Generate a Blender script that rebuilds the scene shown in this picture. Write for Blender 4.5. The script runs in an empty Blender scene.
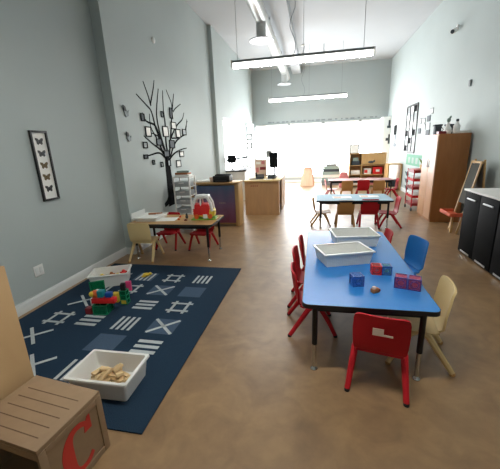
import bpy, bmesh, math, random
import numpy as np
from mathutils import Vector, Matrix, Euler

random.seed(7)
C = bpy.context.scene.collection
sc = bpy.context.scene
PI = math.pi

# ------------------------------------------------------------------ camera
FPX, CAMH = 310.279, 1.5
RM = np.array([[0.97920273, 0.19903404, -0.03933782],
               [-0.01656516, 0.27167863, 0.96224545],
               [-0.20220685, 0.94158174, -0.26932549]])
cd = bpy.data.cameras.new('camera'); cam = bpy.data.objects.new('camera', cd); C.objects.link(cam)
cd.sensor_width = 36; cd.sensor_fit = 'HORIZONTAL'; cd.lens = FPX*36/500; cd.clip_start = .05
cam.matrix_world = Matrix([[RM[0][i], RM[1][i], -RM[2][i], (0, 0, CAMH)[i]] for i in range(3)] + [[0, 0, 0, 1]])
sc.camera = cam

def at(px, py, axis, val):
    """point of a wall / table / floor plane seen at a place of the photograph"""
    d = np.array([(px-250)/FPX, -(py-234.5)/FPX, 1]) @ RM
    o = np.array([0, 0, CAMH]); t = (val-o[axis])/d[axis]
    return Vector(o+t*d)

# ------------------------------------------------------------------ materials
def lin(h):
    h = h.lstrip('#'); v = [int(h[i:i+2], 16)/255 for i in (0, 2, 4)]
    return tuple((x/12.92 if x <= .04045 else ((x+.055)/1.055)**2.4) for x in v) + (1,)
MATS = {}
def mat(name, col, rough=.5, metal=0, var=0.0, scale=8, bump=0.0, spec=.5, alpha=None):
    if name in MATS: return MATS[name]
    m = bpy.data.materials.new(name); m.use_nodes = True; nt = m.node_tree
    b = nt.nodes['Principled BSDF']
    b.inputs['Base Color'].default_value = lin(col); b.inputs['Roughness'].default_value = rough
    b.inputs['Metallic'].default_value = metal; b.inputs['Specular IOR Level'].default_value = spec
    if var or bump:
        tc = nt.nodes.new('ShaderNodeTexCoord'); n = nt.nodes.new('ShaderNodeTexNoise')
        n.inputs['Scale'].default_value = scale; n.inputs['Detail'].default_value = 5
        nt.links.new(tc.outputs['Object'], n.inputs['Vector'])
        if var:
            r = nt.nodes.new('ShaderNodeValToRGB'); c = lin(col)
            r.color_ramp.elements[0].position = .3; r.color_ramp.elements[1].position = .7
            r.color_ramp.elements[0].color = tuple(max(0, x*(1-var)) for x in c[:3])+(1,)
            r.color_ramp.elements[1].color = tuple(min(1, x*(1+var)) for x in c[:3])+(1,)
            nt.links.new(n.outputs['Fac'], r.inputs['Fac']); nt.links.new(r.outputs['Color'], b.inputs['Base Color'])
        if bump:
            bp = nt.nodes.new('ShaderNodeBump'); bp.inputs['Strength'].default_value = bump; bp.inputs['Distance'].default_value = .01
            nt.links.new(n.outputs['Fac'], bp.inputs['Height']); nt.links.new(bp.outputs['Normal'], b.inputs['Normal'])
    MATS[name] = m; return m
def wood(name, c1, c2, rough=.5, scale=3, stretch=(1, 12, 12)):
    if name in MATS: return MATS[name]
    m = bpy.data.materials.new(name); m.use_nodes = True; nt = m.node_tree; b = nt.nodes['Principled BSDF']
    b.inputs['Roughness'].default_value = rough
    tc = nt.nodes.new('ShaderNodeTexCoord'); mp = nt.nodes.new('ShaderNodeMapping'); mp.inputs['Scale'].default_value = stretch
    n = nt.nodes.new('ShaderNodeTexNoise'); n.inputs['Scale'].default_value = scale; n.inputs['Detail'].default_value = 6
    n.inputs['Distortion'].default_value = .6
    r = nt.nodes.new('ShaderNodeValToRGB'); r.color_ramp.elements[0].color = lin(c1); r.color_ramp.elements[1].color = lin(c2)
    r.color_ramp.elements[0].position = .3; r.color_ramp.elements[1].position = .7
    nt.links.new(tc.outputs['Object'], mp.inputs['Vector']); nt.links.new(mp.outputs['Vector'], n.inputs['Vector'])
    nt.links.new(n.outputs['Fac'], r.inputs['Fac']); nt.links.new(r.outputs['Color'], b.inputs['Base Color'])
    MATS[name] = m; return m
def emit(name, col, s):
    m = bpy.data.materials.new(name); m.use_nodes = True; nt = m.node_tree
    b = nt.nodes['Principled BSDF']; b.inputs['Base Color'].default_value = lin(col)
    b.inputs['Emission Color'].default_value = lin(col); b.inputs['Emission Strength'].default_value = s
    return m
def glass(name, tint='#ffffff', fac=.06, rough=.02, col=None):
    m = bpy.data.materials.new(name); m.use_nodes = True; nt = m.node_tree; nt.nodes.remove(nt.nodes['Principled BSDF'])
    t = nt.nodes.new('ShaderNodeBsdfTransparent'); t.inputs['Color'].default_value = lin(tint)
    g = nt.nodes.new('ShaderNodeBsdfPrincipled'); g.inputs['Roughness'].default_value = rough
    g.inputs['Base Color'].default_value = lin(col or tint)
    mx = nt.nodes.new('ShaderNodeMixShader'); mx.inputs['Fac'].default_value = fac
    nt.links.new(t.outputs[0], mx.inputs[1]); nt.links.new(g.outputs[0], mx.inputs[2])
    nt.links.new(mx.outputs[0], nt.nodes['Material Output'].inputs['Surface']); return m

M = dict(
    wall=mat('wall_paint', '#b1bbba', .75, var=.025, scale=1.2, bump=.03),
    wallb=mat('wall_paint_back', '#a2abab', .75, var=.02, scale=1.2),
    ceil=mat('ceiling_paint', '#aeb2b5', .85, var=.02, scale=1),
    trim=mat('trim_paint', '#dadedd', .45),
    white=mat('white_plastic', '#e6e7e4', .35), whitep=mat('white_paint', '#e4e4e0', .5),
    paper=mat('white_paper', '#eeeeea', .8), black=mat('black_plastic', '#17181a', .45),
    blacks=mat('black_satin', '#131517', .65, spec=.05), blackm=mat('black_metal', '#191a1c', .4, .3),
    chrome=mat('chrome', '#c8c9c8', .25, 1), steel=mat('brushed_steel', '#b9bcbe', .35, .9),
    galv=mat('duct_metal', '#c9cbc9', .4, .35), greyd=mat('drawer_plastic', '#a3a9ab', .5), lampbody=mat('lamp_housing', '#83888a', .6), grey=mat('grey_plastic', '#7d8486', .5),
    red=mat('red_plastic', '#b81f28', .55, spec=.2), cream=mat('cream_plastic', '#d9c08c', .5, spec=.3), tan=mat('tan_plastic', '#b98a54', .55, spec=.2),
    blue=mat('blue_plastic', '#2478c6', .45, spec=.35), pink=mat('pink_plastic', '#cf7f80', .5),
    lam=mat('blue_laminate', '#3483cf', .25, var=.02, scale=30, spec=.35), lamp=mat('pale_blue_laminate', '#98b4c5', .65, spec=.1),
    lamr=mat('rose_laminate', '#b08582', .6, spec=.15),
    wtop=wood('maple_laminate', '#b98e58', '#c99f69', .35, 3, (1, 9, 9)),
    ply=wood('birch_plywood', '#b8966a', '#c5a478', .5, 2, (8, 1.2, 1)),
    mdf=mat('crate_wood', '#947a5e', .6, var=.06, scale=14), groove=mat('groove', '#5e452e', .8),
    desk=wood('desk_laminate', '#a98560', '#b89268', .5, 2, (6, 6, 1)),
    cab=wood('cabinet_side_wood', '#95602f', '#a26a38', .45, 2, (7, 7, 1)),
    cabf=wood('cabinet_front_wood', '#b0825c', '#b98b64', .4, 2, (7, 7, 1)),
    maple=wood('maple_wood', '#bd9660', '#caa470', .5, 3, (8, 8, 1)),
    block=wood('block_wood', '#d2b283', '#dfc598', .6, 5, (2, 9, 9)),
    rug=mat('navy_rug', '#253749', .95, var=.12, scale=160, bump=.4, spec=.1),
    rugw=mat('rug_white_yarn', '#b4bbbd', .95, var=.1, scale=120, spec=.1),
    rugl=mat('rug_blue_yarn', '#46586c', .95, var=.1, scale=120, spec=.1),
    green=mat('green_plastic', '#0f7a52', .35), lgreen=mat('lime_plastic', '#7fae3c', .4), teal=mat('teal_plastic', '#1f8a94', .35),
    yellow=mat('yellow_plastic', '#e0c341', .4), orange=mat('orange_plastic', '#d9642a', .4), ored=mat('orange_red_tray', '#de6440', .55),
    bluep=mat('royal_plastic', '#1d4f9e', .35), dred=mat('dark_red_plastic', '#7d1d26', .4), redp=mat('bright_red_plastic', '#d8282a', .35),
    magenta=mat('magenta_plastic', '#d8417a', .35), purple=mat('violet_plastic', '#3c3182', .35),
    cred=mat('red_letter_paint', '#c8382e', .55), grn=mat('green_poster', '#6fa58c', .8), peach=wood('peach_wood', '#dcb093', '#e6bfa4', .55, 2, (6, 6, 1)),
    sage=mat('sage_plastic', '#8fa39c', .5), dark=mat('dark_slate', '#39434a', .7), fly=mat('brown_wing', '#6d5d42', .8), fly2=mat('grey_wing', '#4e5052', .8),
    skin=mat('beige_paper', '#d8bfae', .8), brown=mat('brown_toy', '#a5673b', .5), greyw=mat('silver_vinyl', '#7e8788', .6),
    tree=mat('black_vinyl', '#141718', .9, spec=.05), chalk=mat('chalkboard', '#3c3d37', .8), greyb=mat('grey_board', '#7d7f7d', .7),
)
# mottled brown floor
def floor_mat():
    m = bpy.data.materials.new('mottled_brown_floor'); m.use_nodes = True; nt = m.node_tree; b = nt.nodes['Principled BSDF']
    tc = nt.nodes.new('ShaderNodeTexCoord')
    n1 = nt.nodes.new('ShaderNodeTexNoise'); n1.inputs['Scale'].default_value = 4.2; n1.inputs['Detail'].default_value = 8; n1.inputs['Distortion'].default_value = .8
    n2 = nt.nodes.new('ShaderNodeTexNoise'); n2.inputs['Scale'].default_value = 14; n2.inputs['Detail'].default_value = 6
    for n in (n1, n2): nt.links.new(tc.outputs['Object'], n.inputs['Vector'])
    mx = nt.nodes.new('ShaderNodeMath'); mx.operation = 'MULTIPLY_ADD'; mx.inputs[1].default_value = .35
    nt.links.new(n2.outputs['Fac'], mx.inputs[0]); nt.links.new(n1.outputs['Fac'], mx.inputs[2])
    r = nt.nodes.new('ShaderNodeValToRGB'); cr = r.color_ramp
    cr.elements[0].position = .4; cr.elements[0].color = lin('#765a3b'); cr.elements[1].position = .98; cr.elements[1].color = lin('#a08058')
    e = cr.elements.new(.66); e.color = lin('#8a6c49')
    nt.links.new(mx.outputs[0], r.inputs['Fac']); nt.links.new(r.outputs['Color'], b.inputs['Base Color'])
    b.inputs['Roughness'].default_value = .5; b.inputs['Coat Weight'].default_value = .5; b.inputs['Coat Roughness'].default_value = .3
    return m
M['floor'] = floor_mat()
M['lampglow'] = emit('lamp_diffuser', '#fffdf6', 25)
M['lampside'] = emit('lamp_diffuser_side', '#fffdf6', 2.5)
M['pane'] = glass('window_glass', '#ffffff', .05)
def tile_mat(n, c): return glass(n, c, .25, .15, c)
T = {k: tile_mat('tile_'+k, v) for k, v in dict(blue='#8cc4f4', teal='#a8e0ec', red='#f48a8a', pink='#f58fb8', violet='#6a58c0', green='#2fae80').items()}
# dyed cloth on the toy shelf: indigo above, plum below
def cloth_mat():
    m = bpy.data.materials.new('dyed_cloth'); m.use_nodes = True; nt = m.node_tree; b = nt.nodes['Principled BSDF']
    b.inputs['Roughness'].default_value = .9
    tc = nt.nodes.new('ShaderNodeTexCoord'); sp = nt.nodes.new('ShaderNodeSeparateXYZ'); n = nt.nodes.new('ShaderNodeTexNoise')
    n.inputs['Scale'].default_value = 5; n.inputs['Detail'].default_value = 6
    nt.links.new(tc.outputs['Object'], sp.inputs[0]); nt.links.new(tc.outputs['Object'], n.inputs['Vector'])
    a = nt.nodes.new('ShaderNodeMath'); a.operation = 'MULTIPLY_ADD'; a.inputs[1].default_value = .3
    nt.links.new(n.outputs['Fac'], a.inputs[0]); nt.links.new(sp.outputs['Z'], a.inputs[2])
    r = nt.nodes.new('ShaderNodeValToRGB'); cr = r.color_ramp
    cr.elements[0].position = .22; cr.elements[0].color = lin('#a25a70'); cr.elements[1].position = .95; cr.elements[1].color = lin('#7f98c0')
    e = cr.elements.new(.6); e.color = lin('#a584ac')
    nt.links.new(a.outputs[0], r.inputs['Fac']); nt.links.new(r.outputs['Color'], b.inputs['Base Color']); return m
M['cloth'] = cloth_mat()

# ------------------------------------------------------------------ mesh helpers
class MB:
    def __init__(s): s.bm = bmesh.new()
    def _merge(s, b2, mi=0, mtx=None):
        if mtx is not None: bmesh.ops.transform(b2, matrix=mtx, verts=b2.verts)
        for f in b2.faces: f.material_index = mi
        me = bpy.data.meshes.new('tmp'); b2.to_mesh(me); b2.free(); s.bm.from_mesh(me); bpy.data.meshes.remove(me); return s
    def box(s, x0, x1, y0, y1, z0, z1, bev=0, mi=0, mtx=None, seg=2):
        b = bmesh.new(); bmesh.ops.create_cube(b, size=1)
        for v in b.verts: v.co = Vector(((x0+x1)/2+v.co.x*(x1-x0), (y0+y1)/2+v.co.y*(y1-y0), (z0+z1)/2+v.co.z*(z1-z0)))
        if bev: bmesh.ops.bevel(b, geom=b.edges[:], offset=bev, segments=seg, affect='EDGES', profile=.6)
        return s._merge(b, mi, mtx)
    def cone(s, p0, p1, r0, r1, n=12, mi=0, flat=1.0):
        p0, p1 = Vector(p0), Vector(p1); d = p1-p0
        b = bmesh.new(); bmesh.ops.create_cone(b, cap_ends=True, segments=n, radius1=r0, radius2=r1, depth=d.length)
        if flat != 1: bmesh.ops.scale(b, vec=(1, flat, 1), verts=b.verts)
        q = Vector((0, 0, 1)).rotation_difference(d.normalized())
        return s._merge(b, mi, Matrix.Translation((p0+p1)/2) @ q.to_matrix().to_4x4())
    def tube(s, pts, r, n=8, mi=0):
        pts = [Vector(p) for p in pts]; b = bmesh.new(); rings = []; prev = None
        rs = r if isinstance(r, (list, tuple)) else [r]*len(pts)
        for i, p in enumerate(pts):
            d = (pts[min(i+1, len(pts)-1)]-pts[max(i-1, 0)]).normalized()
            if prev is None:
                u = d.orthogonal().normalized()
            else:
                u = (prev - d*prev.dot(d)).normalized()
            prev = u; w = d.cross(u)
            rings.append([b.verts.new(p+(u*math.cos(a)+w*math.sin(a))*rs[i]) for a in [2*PI*k/n for k in range(n)]])
        for a, c in zip(rings, rings[1:]):
            for k in range(n): b.faces.new((a[k], a[(k+1) % n], c[(k+1) % n], c[k]))
        b.faces.new(rings[0][::-1]); b.faces.new(rings[-1]); return s._merge(b, mi)
    def sphere(s, c, r, sc_=(1, 1, 1), mi=0, n=12):
        b = bmesh.new(); bmesh.ops.create_uvsphere(b, u_segments=n, v_segments=max(6, n//2+1), radius=r)
        return s._merge(b, mi, Matrix.Translation(c) @ Matrix.Diagonal((*sc_, 1)))
    def lathe(s, prof, c=(0, 0, 0), n=16, mi=0):
        b = bmesh.new(); rings = [[b.verts.new((c[0]+r*math.cos(2*PI*k/n), c[1]+r*math.sin(2*PI*k/n), c[2]+z)) for k in range(n)] for r, z in prof]
        for a, d in zip(rings, rings[1:]):
            for k in range(n): b.faces.new((a[k], a[(k+1) % n], d[(k+1) % n], d[k]))
        b.faces.new(rings[0][::-1]); b.faces.new(rings[-1]); return s._merge(b, mi)
    def prism(s, poly, org, ex, ey, depth, mi=0, bev=0):
        """2-D outline laid in the plane (ex, ey), given a thickness along ex x ey"""
        ex, ey, org = Vector(ex), Vector(ey), Vector(org); nz = ex.cross(ey).normalized()
        b = bmesh.new(); lo = [b.verts.new(org+ex*x+ey*y) for x, y in poly]; hi = [b.verts.new(org+ex*x+ey*y+nz*depth) for x, y in poly]
        b.faces.new(lo[::-1]); b.faces.new(hi); n = len(poly)
        for k in range(n): b.faces.new((lo[k], lo[(k+1) % n], hi[(k+1) % n], hi[k]))
        bmesh.ops.recalc_face_normals(b, faces=b.faces[:])
        if bev: bmesh.ops.bevel(b, geom=b.edges[:], offset=bev, segments=2, affect='EDGES')
        return s._merge(b, mi)
    def shell(s, rows, nu=11, bow=.02, th=.012, corner=0):
        """rows: (y, z, half width, bow) along a side profile -> thick curved shell"""
        b = bmesh.new(); g = []
        for y, z, w, bw in rows:
            g.append([b.verts.new((w*u, y+bw*abs(u)**2.2, z)) for u in [-1+2*k/(nu-1) for k in range(nu)]])
        for a, c in zip(g, g[1:]):
            for k in range(nu-1): b.faces.new((a[k], a[k+1], c[k+1], c[k]))
        bmesh.ops.recalc_face_normals(b, faces=b.faces[:])
        bmesh.ops.solidify(b, geom=b.faces[:], thickness=th)
        bmesh.ops.recalc_face_normals(b, faces=b.faces[:])
        return s._merge(b)
    def build(s, name, mats, parent=None, loc=None, rotz=None):
        me = bpy.data.meshes.new(name); s.bm.to_mesh(me); s.bm.free()
        for m in (mats if isinstance(mats, (list, tuple)) else [mats]): me.materials.append(M[m] if isinstance(m, str) else m)
        for p in me.polygons: p.use_smooth = True
        me.set_sharp_from_angle(angle=math.radians(38))
        o = bpy.data.objects.new(name, me); C.objects.link(o)
        if parent: o.parent = parent
        if loc is not None: o.location = loc
        if rotz is not None: o.rotation_euler.z = rotz
        return o
def tag(o, label=None, cat=None, group=None, kind=None):
    for k, v in (('label', label), ('category', cat), ('group', group), ('kind', kind)):
        if v: o[k] = v
    return o
def empty(name, label, cat, loc=(0, 0, 0), rotz=0, group=None):
    o = bpy.data.objects.new(name, None); C.objects.link(o); o.location = loc; o.rotation_euler.z = rotz; o.empty_display_size = .1
    return tag(o, label, cat, group)
def struct(o): o['kind'] = 'structure'; return o
def dup(root, loc, rotz, label, group=None):
    def cp(o, par):
        c = o.copy(); C.objects.link(c)
        if par: c.parent = par
        for ch in list(o.children): cp(ch, c)
        return c
    r = cp(root, None); r.location = loc; r.rotation_euler.z = rotz; r['label'] = label
    if group: r['group'] = group
    return r
def rot(cx, cy, a): return Matrix.Translation((cx, cy, 0)) @ Matrix.Rotation(a, 4, 'Z')

# ------------------------------------------------------------------ room shell
CZ, YB, YF = 4.45, 13.5, -2.6
XL1, XL2, XL3, XR = -2.82, -2.68, -2.58, 2.70
Y1, Y2 = 4.05, 8.4
struct(MB().box(-3.1, 3.0, YF-.2, YB+.2, -.12, 0).build('floor', 'floor'))
struct(MB().box(-3.1, 3.0, YF-.2, YB+.2, CZ, CZ+.15).build('ceiling', 'ceil'))
struct(MB().box(-3.1, XL1, YF, Y1, 0, CZ).build('wall_left', 'wall'))
struct(MB().box(-3.1, XL2, Y1, Y2, 0, CZ).build('wall_left', 'wall'))
W3 = (9.02, 12.1, .82, 2.36)
XO = -2.74
w = MB().box(XO, XL3, Y2, W3[0], 0, CZ).box(XO, XL3, W3[1], YB, 0, CZ).box(XO, XL3, W3[0], W3[1], 0, W3[2]).box(XO, XL3, W3[0], W3[1], W3[3], CZ)
struct(w.build('wall_left', 'wall'))
struct(MB().box(XR, 3.0, YF, YB, 0, CZ).build('wall_right', 'wall'))
struct(MB().box(XL3, -2.34, 12.15, 12.4, 0, 2.36).build('trim_3', 'trim'))
struct(MB().box(2.43, XR, 12.9, YB-.1, 0, 2.4).build('trim_4', 'trim'))
struct(MB().box(-3.1, 3.0, YF-.2, YF, 0, CZ).build('wall_front', 'wall'))
BX = (-2.5, -1.08, .28, 1.69, 2.62); BZ = (.26, 2.33)
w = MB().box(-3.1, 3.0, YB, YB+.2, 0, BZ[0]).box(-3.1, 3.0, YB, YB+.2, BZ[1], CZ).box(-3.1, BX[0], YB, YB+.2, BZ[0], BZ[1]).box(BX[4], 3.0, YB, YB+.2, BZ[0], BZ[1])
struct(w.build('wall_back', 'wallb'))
def base(x, y0, y1, sgn):
    p = [(0, 0), (.016, 0), (.016, .085), (.010, .098), (.006, .11), (0, .112)]
    m = MB(); m.prism([(a*sgn, z) for a, z in p], (x, y0, 0), (1, 0, 0), (0, 0, 1), -(y1-y0)); return m
struct(base(XL1, YF, Y1, 1).build('baseboard_left', 'trim'))
b = base(XL2, Y1, Y2, 1); b.box(XL1, XL2+.016, Y1-.016, Y1, 0, .1); struct(b.build('baseboard_left', 'trim'))
b = base(XL3, Y2, YB, 1); b.box(XL2, XL3+.016, Y2-.016, Y2, 0, .1); struct(b.build('baseboard_left', 'trim'))
struct(base(XR, YF, YB, -1).build('baseboard_right', 'trim'))
struct(MB().box(XL3, XR, YB-.016, YB, 0, .1).build('baseboard_back', 'trim'))
# storefront windows: frame, pane, raised roller blind with its brackets
for i in range(4):
    x0, x1 = BX[i], BX[i+1]
    f = .028
    m = MB().box(x0, x0+f, YB+.02, YB+.1, BZ[0], BZ[1]).box(x1-f, x1, YB+.02, YB+.1, BZ[0], BZ[1])
    m.box(x0+f, x1-f, YB+.02, YB+.1, BZ[0], BZ[0]+f).box(x0+f, x1-f, YB+.02, YB+.1, BZ[1]-f, BZ[1])
    r = struct(m.build(f'window_{i+1}', 'trim'))
    MB().box(x0+f, x1-f, YB+.055, YB+.062, BZ[0]+f, BZ[1]-f).build('pane', 'pane', r)
    m = MB().cone((x0+.06, YB-.045, BZ[1]+.02), (x1-.06, YB-.045, BZ[1]+.02), .03, .03, 12)
    r = m.build('roller_blind', 'white')
    tag(r, f"rolled up white blind over the {['leftmost','second from left','third from left','rightmost'][i]} back window", 'blind', 'rolled blinds over the back windows')
    for xx in (x0+.05, x1-.05): MB().box(xx-.012, xx+.012, YB-.08, YB, BZ[1]-.03, BZ[1]+.06).build('bracket', 'steel', r)
m = MB(); f = .05
m.box(-2.70, -2.63, W3[0], W3[0]+f, W3[2], W3[3]).box(-2.70, -2.63, W3[1]-f, W3[1], W3[2], W3[3]).box(-2.70, -2.63, W3[0], W3[1], W3[2], W3[2]+f).box(-2.70, -2.63, W3[0], W3[1], W3[3]-f, W3[3])
r = struct(m.build('window_5', 'trim'))
MB().box(-2.675, -2.668, W3[0]+f, W3[1]-f, W3[2]+f, W3[3]-f).build('pane', 'pane', r)
MB().box(XL3, XL3+.03, W3[0]+f, W3[1]-f, 1.13, 1.19).build('crossbar', 'tree', r)
struct(MB().box(XL3, XR, YB-.03, YB, .2, .255, .004).build('trim_1', 'trim'))

# ------------------------------------------------------------------ ceiling things
def pendant(y, label):
    r = empty('pendant_light', label, 'ceiling light', (-.29, y, 2.95), 0, 'long pendant lights')
    m = MB().box(-1.22, 1.22, -.07, .07, .03, .07, .006); m.box(-.05, .05, -.078, .078, .035, .066, .004); m.build('housing', 'lampbody', r)
    df = MB().box(-1.2, 1.2, -.066, .066, -.045, .03, .02).build('diffuser', ['lampside', 'lampglow'], r)
    for f_ in df.data.polygons: f_.material_index = 1 if f_.normal.z < -.5 else 0
    for s in (-1, 1): MB().box(s*1.205, s*1.225, -.072, .072, -.045, .07, .004).build('end_cap', 'whitep', r)
    for x in (-1.12, .06, 1.05): MB().cone((x, 0, .07), (x, 0, CZ-2.95), .004, .004, 6).build('cable', 'grey', r)
    m = MB(); pts = []
    for k in range(17):
        z = .075+(CZ-3.025)*k/16; pts.append((-.12+.05*math.sin(k*.9)-.02*k/16, .02*math.cos(k*.7), z))
    m.tube(pts, .006, 6).build('power_cord', 'grey', r)
    m = MB().lathe([(.06, CZ-2.95-.025), (.06, CZ-2.95-.001)], (-.14, 0, 0)); m.build('canopy', 'whitep', r)
    return r
pendant(6.1, 'long white pendant light hung nearest, above the blue tables')
pendant(10.8, 'long white pendant light hung farther back, near the window wall')
pendant(1.4, 'added unseen pendant light above the camera, brightening the foreground')  # extra lamp out of view, added to lift the dark foreground
# spiral duct
d = empty('ceiling_duct', 'long round silver duct running along the ceiling left of centre', 'duct', (-1.12, 0, 4.02))
pts = []; rr = []
m = MB(); n0 = 60; R0 = .13
prof = []
for k in range(220):
    y = -2.4+k*.0705; prof.append(y)
m.tube([(0, y, 0) for y in prof], [R0+(.005 if k % 4 == 0 else 0) for k in range(len(prof))], 20).build('duct_pipe', 'galv', d)
for y in (2.0, 4.8, 8.4, 11.2): MB().box(-.012, .012, y-.015, y+.015, .12, CZ-4.02).build('strap', 'steel', d)
for y, nm in ((7.1, 0), (12.0, 1)):
    m = MB().lathe([(.1, -.36), (.1, -.02)], (.0, y, 0), 20); nk = m.build('drop_pipe', 'galv', d)
    m = MB().lathe([(.085, -.42), (.24, -.43), (.25, -.415), (.2, -.395), (.1, -.36)], (0, y, 0), 24)
    m.build('diffuser', 'steel', nk)
# second thin conduit and ceiling beam beside it
b = MB().box(-.93, -.60, YF, YB, 4.2, CZ); struct(b.build('trim_2', 'ceil'))
sp = MB().lathe([(.012, 4.08), (.012, 4.18)], (.2, 10.9, 0), 8); sp.lathe([(.004, 4.06), (.035, 4.065), (.035, 4.07), (.006, 4.085)], (.2, 10.9, 0), 12)
sp.box(.185, .215, 10.885, 10.915, 4.18, CZ)
tag(sp.build('sprinkler_head', 'steel'), 'small sprinkler head below the ceiling at the far end', 'sprinkler')

# ------------------------------------------------------------------ chairs
def make_chair(mt, label, tagm=None):
    t = empty('child_chair', label, 'chair', (0, 0, 0))
    back = [(-.112, .262, .135, .0), (-.136, .285, .148, .004), (-.152, .325, .155, .018), (-.162, .37, .158, .026), (-.170, .42, .159, .028), (-.176, .46, .157, .028), (-.180, .495, .156, .028), (-.183, .518, .151, .025), (-.185, .530, .142, .02), (-.186, .537, .128, .014), (-.186, .541, .10, .008)]
    MB().shell(back, 13, th=.013).build('backrest', mt, t)
    seat = [(.172, .252, .115, 0), (.176, .262, .125, 0), (.168, .27, .135, 0), (.13, .272, .148, 0), (.05, .264, .155, 0), (-.04, .258, .153, 0), (-.09, .256, .145, 0), (-.112, .262, .135, 0)]
    g = MB(); g.shell(seat, 13, th=.013); g.build('seat', mt, t)
    for s in (-1, 1):
        m = MB(); m.tube([(s*.135, .01, .262), (s*.145, -.05, .235), (s*.156, -.12, .13), (s*.168, -.20, .012)], [.015, .022, .02, .017], 8); m.build('leg', mt, t)
        m = MB(); m.tube([(s*.132, -.01, .255), (s*.144, .05, .235), (s*.155, .11, .13), (s*.165, .165, .012)], [.013, .02, .018, .016], 8); m.build('leg', mt, t)
    for o in [c for c in t.children if c.name.startswith('leg')]:
        y = -.20 if min(v.co.y for v in o.data.vertices) < -.1 else .165; s = 1 if sum(v.co.x for v in o.data.vertices) > 0 else -1
        MB().lathe([(.013, 0), (.017, .003), (.017, .018), (.014, .022)], (s*(.168 if y < 0 else .165), y, 0), 10).build('foot', 'blackm' if mt != 'cream' else 'tan', o)
    if tagm:
        m = MB().box(-.045, .015, -.192, -.1885, .425, .47, 0); m.box(.0, .065, -.192, -.1885, .425, .436)
        k = m.build('name_tag', 'skin', t); k['label'] = 'beige name tag stuck on the chair back'
    return t
g1 = 'chairs around the nearest blue table'
def rc(cx, cy, face): return (cx, cy, 0), face   # face = rotation that turns the chair's front (+y)
red0 = make_chair('red', 'red child chair in the foreground with a beige name tag on its back', True)
red0.location = (.425, 1.86, 0); red0.rotation_euler.z = math.radians(-12); red0['group'] = g1
redp = make_chair('red', 'red child chair nearest of three along the left side of the near table'); redp['group'] = g1
redp.location = (-.0, 2.42, 0); redp.rotation_euler.z = math.radians(-84)
dup(redp, (-.02, 2.87, 0), math.radians(-92), 'red child chair in the middle of three on the left of the near table', g1)
dup(redp, (.02, 3.27, 0), math.radians(-90), 'red child chair farthest of three on the left of the near table', g1)
dup(redp, (.67, 3.60, 0), math.radians(90), 'red child chair tucked under the near table behind the blue chair', g1)
cr0 = make_chair('cream', 'cream child chair at the near right corner of the near table'); cr0['group'] = g1
cr0.location = (.72, 2.15, 0); cr0.rotation_euler.z = math.radians(82); cr0.scale = (1.07,)*3
bl0 = make_chair('blue', 'blue child chair standing at the right side of the near table'); bl0['group'] = g1
bl0.location = (.865, 3.19, 0); bl0.rotation_euler.z = math.radians(105); bl0.scale = (1.05,)*3

g2 = 'chairs around the middle table'
tn0 = make_chair('tan', 'tan child chair at the middle table with its back to the viewer'); tn0['group'] = g2
tn0.location = (.555, 5.93, 0); tn0.scale = (.97,)*3
dup(redp, (.97, 5.93, 0), 0, 'red child chair at the front of the middle table beside the tan one', g2)
dup(tn0, (.13, 6.05, 0), math.radians(-88), 'tan child chair at the left end of the middle table', g2)
dup(redp, (1.33, 5.98, 0), math.radians(88), 'red child chair at the right end of the middle table', g2)
g3 = 'chairs around the farthest table'
dup(tn0, (.87, 9.05, 0), 0, 'tan child chair at the far table, left of the red one', g3)
dup(redp, (1.29, 9.05, 0), 0, 'red child chair at the front of the far table between tan chairs', g3)
dup(tn0, (1.69, 9.05, 0), 0, 'tan child chair at the far table, right of the red one', g3)
pk0 = make_chair('pink', 'pink child chair at the left end of the far table'); pk0['group'] = g3
pk0.location = (.45, 9.2, 0); pk0.rotation_euler.z = math.radians(-90)
dup(redp, (2.05, 9.15, 0), math.radians(88), 'red child chair at the right end of the far table', g3)
g4 = 'chairs around the wood activity table'
dup(cr0, (-2.39, 3.91, 0), math.radians(3), 'cream child chair at the wood table beside the left wall', g4).scale = (1.04,)*3
dup(redp, (-2.27, 4.42, 0), math.radians(180), 'red child chair behind the wood table near the white tray', g4)
dup(redp, (-1.71, 4.42, 0), math.radians(176), 'red child chair behind the wood table under the toy car', g4)

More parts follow.
